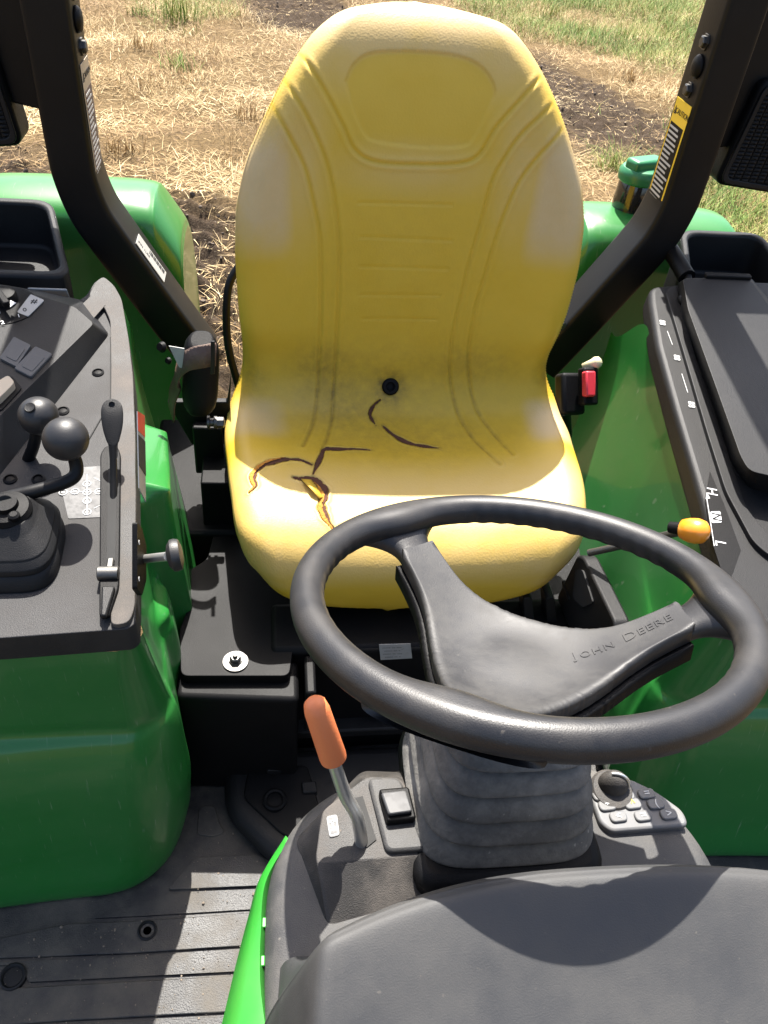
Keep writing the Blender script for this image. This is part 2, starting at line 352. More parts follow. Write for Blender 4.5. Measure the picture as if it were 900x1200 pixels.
# masks: R bleach and painted sun, G torn, B grime and painted shade
def blob(px, py, rx, rs, p=2):
    x, s = to_seat(px, py); return np.exp(-(np.abs((X2-x)/rx)**p+np.abs((S2-s)/rs)**p))
ble_lit = .85*sm(S1-.22, S1-.06, S2)*(1-.8*sm(-.004, .006, sdp))
ble_lit = np.maximum(ble_lit, 1.0*blob(303, 215, .052, .095, 5)); ble_lit = np.maximum(ble_lit, 1.0*blob(655, 228, .048, .098, 5))
ble_lit = np.maximum(ble_lit, .5*blob(345, 180, .05, .13)); ble_lit = np.maximum(ble_lit, .5*blob(615, 180, .05, .13)); ble_lit = np.maximum(ble_lit, .4*blob(490, 200, .14, .04))
ble_lit = np.maximum(ble_lit, .95*blob(648, 500, .05, .055, 5)); ble_lit = np.maximum(ble_lit, .8*blob(298, 495, .055, .05, 4)); ble_lit = np.maximum(ble_lit, .55*sm(.08, .14, S2)*sm(to_seat(480, 520)[1], to_seat(480, 575)[1], S2))  # cushion front: real bleaching, with the sunlit paleness painted in as well
ble_lit = np.maximum(ble_lit, .25*blob(345, 480, .09, .06)); ble_lit = np.maximum(ble_lit, .1*blob(480, 540, .14, .05))
ble_lit = np.maximum(ble_lit, .45*np.exp(-((S2-.105)/.016)**2)*sm(.1, .25, np.abs(X2)))
gri_shade = .9*np.exp(-(np.clip(rg-.012, 0, 1)/.016)**2)+.5*blob(375, 425, .045, .035)+.5*blob(290, 440, .03, .04)+.32*blob(560, 425, .07, .035)+.6*blob(640, 440, .022, .03)+.4*blob(400, 470, .08, .05)+.46*blob(470, 512, .22, .085)+.2*blob(460, 430, .22, .05)+.12*blob(480, 330, .2, .2)  # grime patches; the broad cushion blob also paints in the backrest's shade
for ln in lines:
    d, t, _ = seg_dist(ln); gri_shade += .55*np.exp(-(d/.0028)**2)*sm(sj+.06, sj-.03, S2); ble_lit = ble_lit*(1-.8*np.exp(-(d/.003)**2)*sm(sj-.02, sj+.06, S2))
for q, hw, kind in strips:
    dq = pdist(pts, q[::4]).reshape(X2.shape); gri_shade += .35*np.exp(-(dq/.006)**2)
seat = mesh('seat', V, F1+F2+F3, None, sharp=180)
me = seat.data; ca = me.color_attributes.new('wear_light', 'FLOAT_COLOR', 'POINT')
cols = np.zeros((len(V), 4), np.float32); cols[:, 3] = 1
cols[:n0, 0] = np.clip(ble_lit, 0, 1).ravel(); cols[:n0, 1] = tm.ravel(); cols[:n0, 2] = np.clip(gri_shade, 0, 1).ravel()
ca.data.foreach_set('color', cols.ravel())
M = bpy.data.materials.new('seat_vinyl'); M.use_nodes = True; t = M.node_tree; b = t.nodes['Principled BSDF']; L = t.links.new
tc = t.nodes.new('ShaderNodeTexCoord'); at = t.nodes.new('ShaderNodeVertexColor'); at.layer_name = 'wear_light'; sp = t.nodes.new('ShaderNodeSeparateColor'); L(at.outputs[0], sp.inputs[0])
def noise(sc_, det=5, rough=.6):
    n = t.nodes.new('ShaderNodeTexNoise'); n.inputs['Scale'].default_value = sc_; n.inputs['Detail'].default_value = det; n.inputs['Roughness'].default_value = rough; L(tc.outputs['Object'], n.inputs['Vector']); return n.outputs[0]
def mix(f, a, b_):
    n = t.nodes.new('ShaderNodeMix'); n.data_type = 'RGBA'
    for s_, v in ((n.inputs[0], f), (n.inputs[6], a), (n.inputs[7], b_)):
        if isinstance(v, tuple): s_.default_value = (*v, 1)
        elif isinstance(v, (int, float)): s_.default_value = v
        else: L(v, s_)
    return n.outputs[2]
def mth(op, a, b_=0., c_=0.):
    n = t.nodes.new('ShaderNodeMath'); n.operation = op; n.use_clamp = op in ('MULTIPLY_ADD',)
    for s_, v in zip(n.inputs, (a, b_, c_)):
        if isinstance(v, (int, float)): s_.default_value = v
        else: L(v, s_)
    return n.outputs[0]
nA = noise(14, 6); nB = noise(60, 8, .7)
base = mix(nA, (.55, .345, .012), (.62, .41, .024))
fb = mth('MULTIPLY', mth('MAXIMUM', sp.outputs[0], .07), mth('MULTIPLY_ADD', nA, 1.3, .30)); fb2 = mth('MINIMUM', fb, .94)
base = mix(fb2, base, mix(nB, (.52, .375, .185), (.60, .45, .24)))
fg = mth('MULTIPLY', sp.outputs[2], mth('MULTIPLY_ADD', nB, 1.9, -.35)); base = mix(mth('MINIMUM', mth('MAXIMUM', fg, 0.), .92), base, (.17, .112, .022))
base = mix(sp.outputs[1], base, (.20, .07, .015))
L(base, b.inputs['Base Color']); b.inputs['Roughness'].default_value = .5; b.inputs['Specular IOR Level'].default_value = .4
vo = t.nodes.new('ShaderNodeTexVoronoi'); vo.inputs['Scale'].default_value = 330; L(tc.outputs['Object'], vo.inputs['Vector'])
bp = t.nodes.new('ShaderNodeBump'); bp.inputs['Strength'].default_value = .22; bp.inputs['Distance'].default_value = .0007
L(mth('ADD', vo.outputs['Distance'], mth('MULTIPLY', nB, .35)), bp.inputs['Height']); L(bp.outputs[0], b.inputs['Normal'])
me.materials.append(M)
seat['label'] = 'sun bleached yellow moulded seat with torn cushion'
# drain grommet
gp = seat_xyz(np.array(gx), np.array(gs), np.array(-.004)); gi = np.interp(gs, S, np.arange(len(S))); gn = np.array([0, np.interp(gs, S, nrm[:, 0]), np.interp(gs, S, nrm[:, 1])])
lathe('drain_grommet', [(.0062, -.012), (.0066, .001), (.0085, .0030), (.0125, .0026), (.015, .0002), (.015, -.004)], gp, gn, plast_d, seat, 28)
def surf0(x, s_, h): 
    ri = min(len(sg)-1, int(np.searchsorted(sg, s_))); ci = min(NA-1, int(np.searchsorted(X2[ri], x))); return seat_xyz(np.array(x), np.array(s_), np.array(off0[ri, ci]+h))
for (q, hw, kind) in strips:         # the open splits: dark torn edge with foam showing on one side
    n = len(q); Vs = []; Vf = []
    for i in range(n):
        j0, j1 = max(0, i-2), min(n-1, i+2); tt = q[j1]-q[j0]; tt /= np.linalg.norm(tt); pn = np.array([-tt[1], tt[0]]); tp = i/(n-1); h_ = float(tear_w(np.array(tp), hw, kind))
        e1_, e2_ = 1+random.uniform(-.16, .16)*(1+kind), 1+random.uniform(-.16, .16)*(1+kind)
        for a, dz in ((-1.0, .0004), (-.9, .0002), (0, -.0008), (.9, .0002), (1.0, .0004)): Vs.append(surf0(*(q[i]+pn*h_*a*(e1_ if a < 0 else e2_)), dz))
        cov = 1.0 if tp > .55 else max(.0, (tp-.28)/.27); lo = 1.0-1.25*cov*(.8+.3*random.random())
        for a in (0, .33, .66, 1): Vf.append(surf0(*(q[i]+pn*h_*(-1)*(lo+(1.0-lo)*a)*.97), .0009+.0011*random.random()*(cov > .05)-(.003 if cov < .05 else 0)))
    tr_m = mesh('tear', Vs, grid_faces(n, 5), rust, seat, sharp=180)
    if kind: mesh('torn_foam', Vf, grid_faces(n, 4), foam, seat, sharp=180)
fl = [surf0(*to_seat(*p), h) for p, h in (((353, 564), .001), ((364, 565.5), .004), ((370, 574), .006), ((378.5, 584), .002), ((374, 588), .007), ((364, 580), .0115), ((355, 570), .008))]
nf = len(fl); cfl = surf0(*to_seat(365, 575), .0085); up_ = np.array((0, 0, .0014))
mesh('torn_flap', fl+[cfl]+[p-up_ for p in fl]+[cfl-up_], [(i, (i+1) % nf, nf) for i in range(nf)]+[(nf+1+(i+1) % nf, nf+1+i, 2*nf+1) for i in range(nf)]+[(i, nf+1+i, nf+1+(i+1) % nf, (i+1) % nf) for i in range(nf)], flapm, seat, sharp=180)
tube('seat_frame', [(-.262, .56, .16), (-.283, .545, .12), (-.287, .53, .03), (-.270, .52, -.06)], .007, steelp, seat, 10, 24)
# suspension under the seat
box('seat_slide', (0, .30, -.16), (.36, .30, .05), plast_d, seat)
box('seat_slide', (0, .32, -.26), (.30, .24, .12), plast_d, seat)

# ================================================================ STEERING WHEEL
tl = math.radians(17.6); WC = np.array([0, -.299, .272]); WE2 = np.array([0, math.cos(tl), -math.sin(tl)]); WE1 = np.array([1., 0, 0]); WN = np.array([0, math.sin(tl), math.cos(tl)])
def wp(x, y, h): return WC+WE1*x+WE2*y+WN*h
wheel = bpy.data.objects.new('steering_wheel', None); C.objects.link(wheel); put(wheel, root)
RM, RT = .1822, .0142; SPK = [math.radians(a) for a in (118, -3, -121)]
Vr = []; NTH, NPH = 720, 40
for i in range(NTH):
    th = 2*math.pi*i/NTH; dsp = min(abs((th-s+math.pi) % (2*math.pi)-math.pi) for s in SPK)
    grip = sm(.35, .5, np.array(dsp)); 
    for j in range(NPH):
        ph = 2*math.pi*j/NPH; c, s = math.cos(ph), math.sin(ph)
        under = max(0, -(c*.75+s*.75)); rip = -.0009*grip*under*(.5+.5*math.cos(th*60))
        fil = .010*math.exp(-(dsp/.22)**2)*max(0, -c)**2 
        r_ = RT*(1+.05*abs(s))+rip+fil
        Vr.append(wp((RM+r_*c)*math.cos(th), (RM+r_*c)*math.sin(th), r_*s*1.0))
Fr = [(i*NPH+j, i*NPH+(j+1) % NPH, ((i+1) % NTH)*NPH+(j+1) % NPH, ((i+1) % NTH)*NPH+j) for i in range(NTH) for j in range(NPH)]
mesh('rim', Vr, Fr, rubber, wheel, sharp=180)
DIP = .073
def dish_h(r): return -DIP*(1-sm(.03, .205, np.array(r)))-.002
for sa in SPK:                    # rubber spoke stubs that flare into the rim
    d1 = np.array([math.cos(sa), math.sin(sa)]); d2 = np.array([-d1[1], d1[0]]); rows = []
    for r_ in np.linspace(.134, .184, 16):
        k = max(0, (r_-.148)/.036); wv = .0192+.046*k**2.0; hv = .0110+.0015*k; hc = float(dish_h(r_))-.0052+.002*k
        row = []
        for j in range(28):
            a = 2*math.pi*j/28; cx_, sy_ = math.cos(a), math.sin(a); ex_ = math.copysign(abs(cx_)**.75, cx_); ey_ = math.copysign(abs(sy_)**.75, sy_)
            row.append(wp(*(d1*r_+d2*wv*ex_), hc+hv*ey_))
        rows.append(row)
    G = np.array(rows); mesh('spoke', G.reshape(-1, 3), grid_faces(16, 28, True), rubber, wheel, sharp=180)
def sdf(x, y):
    d = math.hypot(x, y)-.040; vals = [d]
    for sa in SPK:
        u_ = x*math.cos(sa)+y*math.sin(sa); v_ = abs(-x*math.sin(sa)+y*math.cos(sa))
        vals.append(max(v_-(.0178+.026*max(0, 1-max(u_, 0)/.115)**1.6), -u_))
    kk = .026; return -kk*math.log(sum(math.exp(-v/kk) for v in vals))
RMAX = .1475
def pad_mesh(shrink, hoff, name, M, dome, nr=26, na=300, skirt=.016):
    Vp = []; 
    for i in range(na):
        th = 2*math.pi*i/na; c, s = math.cos(th), math.sin(th); cap = 9
        for sa in SPK:
            ca_ = math.cos(th-sa)
            if ca_ > .5: cap = min(cap, RMAX/ca_)
        rb = .02
        while rb < cap and sdf(rb*c, rb*s) < -shrink: rb += .0008
        rb = min(rb, cap)
        for j in range(nr):
            f = j/(nr-1); f = math.sin(f*math.pi/2); r_ = rb*f; edge = rb-r_
            lim = (cap-rb) > .001
            dz = -.007*(1-math.sqrt(max(0, 1-(1-min(edge, .009)/.009)**2))) if lim else -.0012*(edge < .001)
            Vp.append(wp(r_*c, r_*s, float(dish_h(r_))+hoff+dz+dome*math.exp(-(r_/.05)**2)))
        Vp.append(wp(rb*c, rb*s, float(dish_h(rb))+hoff-skirt))
        Vp.append(wp(rb*.5*c, rb*.5*s, float(dish_h(rb*.5))+hoff-skirt-.012))
    nn = nr+2; Fp = []
    for i in range(na):
        k = (i+1) % na
        for j in range(nn-1): Fp.append((i*nn+j, k*nn+j, k*nn+j+1, i*nn+j+1))
    return mesh(name, Vp, Fp, M, wheel, sharp=60)
pad_mesh(0, .006, 'hub_cover', padm, .006)
pad_mesh(-.004, -.012, 'hub_shroud', plast_d, 0)
lathe('column', [(.045, -.10), (.047, -.075), (.05, -.066)], WC, WN, plast_d, wheel)
# embossed name on the right hand spoke
sa = SPK[1]; d1 = np.array([math.cos(sa), math.sin(sa)]); d2 = np.array([-d1[1], d1[0]])
def semb(u, v, z):
    p = d1*(.100+u)+d2*(.004+v); r_ = np.hypot(*p); return wp(p[0], p[1], float(dish_h(r_))+.0064+.006*math.exp(-(r_/.05)**2)+z)
text('J', .0150, None, (1, 0, 0), (0, 1, 0), padm, wheel, .00035, surf=lambda x, y, z: semb(x-.0445, y, z), name='emblem_lettering')
text('OHN', .0120, None, (1, 0, 0), (0, 1, 0), padm, wheel, .00035, spacing=1.15, surf=lambda x, y, z: semb(x-.0255, y-.0008, z), name='emblem_lettering')
text('D', .0150, None, (1, 0, 0), (0, 1, 0), padm, wheel, .00035, surf=lambda x, y, z: semb(x+.0022, y, z), name='emblem_lettering')
text('EERE', .0120, None, (1, 0, 0), (0, 1, 0), padm, wheel, .00035, spacing=1.15, surf=lambda x, y, z: semb(x+.0222, y-.0008, z), name='emblem_lettering')

# ================================================================ BELLOWS
rows = []; B0 = np.array([0.004, -.352, .052]); B1 = np.array([0, -.330, .19])
for i in range(241):
    f = i/240; ph = (f*5) % 1; gd = min(ph, 1-ph); bulge = 1-math.exp(-(gd/.085)**1.2)*.85-.25*ph**1.6
    hw = (.091-.028*f)*(1-.40*(1-bulge)); hy = (.084-.016*f)*(1-.40*(1-bulge)); c = B0+(B1-B0)*f; row = []
    for j in range(72):
        a = 2*math.pi*j/72; ca_, sa_ = math.cos(a), math.sin(a); p_ = .48
        row.append(c+np.array([hw*math.copysign(abs(ca_)**p_, ca_), hy*math.copysign(abs(sa_)**p_, sa_), -.012*math.copysign(abs(sa_)**p_, sa_)*0+.0015*math.sin(3*a+f*9)]))
    rows.append(row)
G = np.array(rows); mesh('steering_boot', G.reshape(-1, 3), grid_faces(241, 72, True), bootm, sharp=60)

# ================================================================ DASH TRAY
def arch(sx, y0, yb, z, n=40, p=2.6):     # plan outline from front left, round the back, to front right
    out = []
    for i in range(n):
        a = math.pi*(1-i/(n-1)); c, s = math.cos(a), math.sin(a)
        out.append((sx*math.copysign(abs(c)**(2/p), c), y0+(yb-y0)*abs(s)**(2/p), z))
    return out
rows = []
for z, k in ((-.42, .0), (-.2, .0), (-.03, .0), (.010, -.004), (.026, -.013), (.031, -.026)):
    rows.append([(-(.222+k), -.80, z-.02)]+[(-(.222+k), -.60, z)]+arch(.222+k, -.46, -.295+k, z)+[(.222+k, -.60, z), (.222+k, -.80, z-.02)])
rows = [np.array(r) for r in rows]
inner = [np.array([[p[0]*f, -.46+(p[1]+.46)*f, .031] for p in rows[-1]]) for f in (.7, .35, .02)]
dash = mesh('dash_console', np.vstack([np.array(rows).reshape(-1, 3), np.array(inner).reshape(-1, 3)]), grid_faces(9, len(rows[0])), dashm, sharp=60)
prism('boot_pedestal', [(-.088, -.447, 0), (.094, -.447, 0), (.088, -.27, 0), (-.082, -.27, 0)], (0, 0, 1), .02, .058, plast_d, dash, bevel=.012, r=.03, bseg=3)
# left block: lever slot, rocker switch
def pl(pxs, z): return [P(*p, z=z) for p in pxs]
top = pl([(368, 1012), (507, 1001), (489, 950), (470, 912), (430, 910), (378, 950)], .056)
bot = pl([(384, 1088), (523, 1048), (512, 990), (478, 905), (424, 903), (345, 985)], .030)
def hull2(a, b): 
    n = len(a); return list(a)+list(b), [tuple(range(n)), tuple(n+i for i in range(n))]+[(i, (i+1) % n, n+(i+1) % n, n+i) for i in range(n)]
a = rpoly(top, .008); b_ = rpoly(bot, .008)
blk = mesh('lever_housing', *hull2(a, b_), wornm, dash, bevel=.005, bseg=3)
rk = pl([(430, 914), (468, 914), (503, 998), (452, 1002)], .056)
prism('switch_riser', rk, (0, 0, 1), -.004, .006, dashm, dash, bevel=.003, r=.008)
sw = pl([(443, 930), (478, 927), (487, 964), (453, 968)], .062)
prism('rocker_switch', sw, (0, 0, 1), -.002, .009, plast_d, dash, bevel=.002, r=.003)
prism('switch_button', pl([(446, 931), (475, 928), (483, 953), (455, 957)], .071), (0, -.12, 1), -.001, .005, greysw, dash, bevel=.0015, r=.003)
sl_ = pl([(414, 936), (425, 933), (441, 984), (430, 993), (420, 991)], .0567); prism('lever_slot', sl_, (0, 0, 1), -.001, .0006, dark, dash)
ic = pl([(382, 957), (395, 954), (398, 979), (386, 982)], .0566); prism('lever_decal', ic, (0, 0, 1), -.0005, .0004, decalgrey, dash, r=.003)
c0 = sum(ic)/4; ey_ = ic[0]-ic[3]; ex_ = ic[1]-ic[0]
for a_, b2, w_, h_ in ((-.38, 0, .05, .8), (.38, 0, .05, .8), (0, -.42, .7, .05), (0, .42, .7, .05), (0, 0, .14, .5), (0, .2, .5, .06), (-.15, -.2, .3, .06)):
    q_ = [c0+ex_*(a_+w_/2*i_)+ey_*(b2+h_/2*j_) for i_, j_ in ((-1, -1), (1, -1), (1, 1), (-1, 1))]; prism('decal_print', q_, (0, 0, 1), .0003, .0007, white, dash)
# hand lever
lv = bpy.data.objects.new('hand_lever', None); C.objects.link(lv); put(lv, root)
q = [P(425, 996, z=.045), P(419, 960, y=-.392), P(404, 930, y=-.380), P(388, 884, y=-.368)]
tube('lever_rod', q, [.0062, .0062, .0062, .0058], chrome, lv, 14, 24)
g0, g1 = P(391, 889, y=-.369), P(368, 822, y=-.355)
ax_ = g1-g0; Lg = np.linalg.norm(ax_)
lathe('lever_grip', [(.0085, 0), (.0115, .0005), (.0118, .004), (.0112, Lg*.5), (.0108, Lg*.85), (.0092, Lg*.97), (.006, Lg*1.02), (.002, Lg*1.035)], g0, ax_, orange, lv, 28, sharp=40)
# right side: key dome and switch pad
kc = P(717, 926, z=.040)
key = lathe('key_switch', [(.022, -.02), (.022, .0), (.0195, .003), (.010, .004)], kc, (0, -.1, 1), wornm, dash, 36)
kr = .0155; th_ = np.linspace(-.1, math.pi*.62, 24); kx = np.array((.96, -.28, 0)); ky = np.array((.28, .96, 0))
ring = [kc+kx*(kr*math.cos(a))+ky*.004+np.array((0, 0, .003+.021*math.sin(a))) for a in th_]
tube('cover_edge', ring, .0016, chrome, key, 8)
Vd = []
for a in np.linspace(0, math.pi, 24):
    for b2 in np.linspace(-math.pi/2, math.pi/2, 16): Vd.append(kc+kx*(kr*.98*math.cos(a))+ky*(.004+kr*.8*math.sin(a)*math.sin(b2))+np.array((0, 0, .003+.020*math.sin(a)*math.cos(b2))))
mesh('key_cover', Vd, grid_faces(24, 16), wornm, key, sharp=180)
bx_ = [P(*p, z=.036) for p in ((690, 930), (703, 966), (716, 976), (807, 969), (800, 951), (768, 928), (735, 912))]
pad = prism('switch_pad', bx_, (0, 0, 1), -.012, .0025, padsw, dash, bevel=.003, r=.008, bseg=3)
icons = {(704, 933): 'I', (733, 933): 'O', (711, 945): '*', (741, 943): '^', (768, 943): '(', (757, 931): '=', (724, 958): '<', (753, 957): '=', (783, 955): '>'}
for (px_, py_), ch in icons.items():
    c = P(px_, py_, z=.0385); e1_, e2_ = np.array([1, .06, 0]), np.array([-.06, 1, 0])
    pb = prism('pad_button', [c+e1_*a_*.0088+e2_*b2*.0055 for a_, b2 in ((-1, -1), (1, -1), (1, 1), (-1, 1))], (0, 0, 1), -.001, .0028, padsw, pad, bevel=.0012, r=.006)
    text(ch, .011, c+np.array([0, 0, .0032]), e1_, e2_, yellowd if ch == '^' else white, pad, .0002, name='button_print')

# ================================================================ INSTRUMENT COWL (hood in front of the wheel)
rows = []
for y, zt, hw in ((-.505, .214, .180), (-.510, .2195, .182), (-.519, .2205, .184), (-.545, .210, .187), (-.577, .195, .190), (-.65, .162, .198), (-.75, .112, .208), (-.93, .02, .222)):
    row = []
    for x in np.linspace(-1, 1, 41):
        ax2 = abs(x); xx = math.copysign(hw*min(1, ax2/.72)**.96 if ax2 < .72 else hw+(.226-hw)*sm(.72, 1, np.array(ax2))**.8, x)
        dz = -.010*(min(1, ax2/.72))**2.5 if ax2 < .72 else -.012-(zt-.012+.05)*(((ax2-.72)/.28)**1.35)
        bow = (.030 if x < 0 else .012)*(min(1, ax2/.72))**2.2
        row.append((xx, y-bow*(1 if y > -.7 else .5), zt+dz))
    rows.append(row)
first = [(p[0]*.97, p[1]+.012, p[2]-.03) for p in rows[0]]; first0 = [(p[0]*.95, p[1]+.045, min(p[2]-.03, .05)) for p in rows[0]]
cowl = loft('instrument_cowl', [first0, first]+rows, 90, 70, hoodm, sharp=60)
# bright green bonnet side strip
ed_i = cr([P(*p, z=.012) for p in ((338, 984), (311, 1034), (305, 1092), (304, 1150), (310, 1205), (318, 1260))], 40)
ed_o = cr([P(*p, z=-.012) for p in ((334, 986), (306, 1030), (293, 1074), (279, 1128), (262, 1200), (245, 1270))], 40)
VV = []
for a, b2 in zip(ed_i, ed_o):
    mid = (a+b2)/2+np.array((0, 0, .008)); VV += [a+np.array((.012, 0, -.03)), a, mid, b2, b2+np.array((.006, 0, -.03)), b2+np.array((.012, 0, -.07))]
gs_ = mesh('bonnet_side_panel', VV, grid_faces(40, 6), green_lt, sharp=60); sm_ = gs_.modifiers.new('t', 'SOLIDIFY'); sm_.thickness = .003; sm_.offset = 0
for k_ in (14, 20): box('panel_clip', ed_i[k_]+np.array((.002, 0, -.004)), (.006, .009, .004), green_lt, gs_, bevel=.001)

# ================================================================ FLOOR
FZ = -.5
floor = mesh('platform_floor', *prismVF([np.array(p) for p in ((-.95, -1.2, FZ), (.95, -1.2, FZ), (.95, .2, FZ), (-.95, .2, FZ))], (0, 0, 1), -.03, 0), matm, bevel=.004)
def fl_(pts, z=FZ): return [P(*p, z=z) for p in pts]
def rib(pxs, h=.0045, r=.006): return prism('mat_rib', fl_(pxs), (0, 0, 1), -.001, h, matm, floor, bevel=.0015, r=r)
rib([(196, 1044), (229, 1006), (303, 1003), (319, 1012), (340, 1038)], .005, .008)
rib([(-260, 1152), (-100, 1122), (0, 1101), (78, 1084), (171, 1080), (330, 1068), (325, 1107), (156, 1118), (0, 1124), (-260, 1147+9)])
rib([(-260, 1160), (0, 1129), (156, 1123), (325, 1111), (325, 1137), (34, 1152), (28, 1136), (5, 1132), (-260, 1160)][:-1], .0045, .004)
rib([(-260, 1215), (-5, 1160), (31, 1158), (330, 1141), (330, 1184), (78, 1197), (-260, 1222)], .0045, .004)
rib([(-260, 1228), (78, 1202), (330, 1189), (330, 1260), (-260, 1300)], .0045, .004)
rib([(198, 1049), (345, 1042), (335, 1064), (171, 1074), (110, 1077), (165, 1060)], .003, .004)
prism('mat_inset', fl_([(233, 946), (252, 945), (257, 965), (264, 976), (250, 981), (231, 979)]), (0, 0, 1), -.001, .003, matm, floor, bevel=.001, r=.006)
for c_, r_ in (((173, 1092), .012), ((16, 1146), .0155)):
    lathe('mat_plug', [(r_*1.15, 0), (r_*1.15, .007), (r_, .008), (r_*.85, .006), (r_*.8, .004), (r_*.5, .0045)], P(*c_, z=FZ), (0, 0, 1), plast, floor, 28)
# raised hump over the gearbox
hp = [(-.292, -.012, 0), (-.288, -.085, 0), (-.215, -.165, 0), (-.10, -.22, 0), (.12, -.22, 0), (.30, -.15, 0), (.33, -.0, 0), (.30, .02, 0), (-.27, .02, 0)]
hump = prism('gearbox_cover', [np.array(p) for p in hp], (0, 0, 1), FZ-.002, FZ+.045, plast, bevel=.022, r=.03, bseg=4)
pts_ = [P(*p, z=FZ+.047) for p in ((290, 905), (360, 897), (378, 960), (348, 985), (330, 978), (285, 935))]
prism('cover_recess', pts_, (0, 0, 1), -.003, .003, plast_d, hump, bevel=.002, r=.012)
lathe('cover_plug', [(.019, -.002), (.019, .004), (.016, .006), (.0125, .005), (.012, .001), (.006, .002)], P(322, 938, z=FZ+.052), (0, 0, 1), plast_d, hump, 32)
prism('cover_tab', [P(*p, z=FZ+.052) for p in ((312, 897), (335, 896), (337, 906), (313, 907))], (0, 0, 1), -.002, .010, plast, hump, bevel=.003, r=.003)
prism('cover_tab', [P(*p, z=FZ+.050) for p in ((353, 918), (370, 917), (372, 930), (355, 931))], (0, 0, 1), -.002, .006, plast, hump, bevel=.002, r=.003)

# ================================================================ SEAT BASE
BZ = -.225
sb = prism('seat_base_plate', [P(212, 792, z=BZ), P(339, 792, z=BZ), P(346, 740, z=BZ), np.array((-.16, .30, BZ)), np.array((-.30, .42, BZ)), P(247, 640, z=BZ), P(243, 655, z=BZ), P(216, 672, z=BZ), P(219, 715, z=BZ), P(210, 740, z=BZ)], (0, 0, 1), -.02, 0, plast_d, bevel=.004, r=.012, bseg=3)
prism('seat_base_front', [np.array(p) for p in ((-.352, -.020, 0), (-.172, -.035, 0), (-.172, .04, 0), (-.352, .05, 0))], (0, 0, 1), FZ, BZ-.018, plast_d, bevel=.012, r=.012, bseg=3)
box('seat_base_front', (.06, .09, -.36), (.55, .10, .28), plast_d, bevel=.01)
box('base_step', (-.155, .0, -.275), (.016, .07, .10), plast_d, bevel=.004)
bolt(P(276, 776, z=BZ), (0, 0, 1), .0085, sb, 'washer_bolt', washer=.0195)
tube('base_rail', [P(430, 828, y=.035), P(460, 826, y=.035), P(520, 818, y=.035), P(620, 800, y=.035)], .006, plast, root, 10)
box('base_ledge', (.02, .03, -.415), (.40, .03, .02), plast, bevel=.004)
stp = [P(*p, y=.038) for p in ((444, 755), (481, 754), (483, 771), (446, 773))]
stk = prism('rating_label', stp, (0, -1, 0), 0, .0008, labelw)
e1_, e2_ = stp[1]-stp[0], stp[0]-stp[3]
for i in range(4): text('ABCEDMN 4'[:9-i % 3] if 0 else '----- -- ---'[:12-2*(i % 2)], .008, stp[0]+e1_*.40-e2_*(.2+.2*i)+np.array([0, -.001, 0]), e1_, e2_, dark, stk, .0001, name='label_print')
qd = stp[0]+e1_*.85-e2_*.7
# right suspension bracket and fins
pb = [(685, 650), (692, 652), (729, 727), (730, 742), (680, 748), (660, 700)]
brk = prism('seat_bracket', [P(*p, x=.275) for p in pb], (1, 0, 0), -.012, .012, plast, bevel=.004, r=.012, bseg=3)
prism('bracket_slot', [P(*p, x=.262) for p in ((676, 668), (684, 668), (696, 706), (684, 712), (672, 700))], (1, 0, 0), -.002, .001, dark, brk, r=.006)
for px_ in (662, 636, 610):
    prism('suspension_fin', [P(px_, 690, y=.11), P(px_+10, 690, y=.11), P(px_+16, 748, y=.10), P(px_+4, 748, y=.10)], (0, -1, 0), -.02, .02, plast, bevel=.004, r=.006)

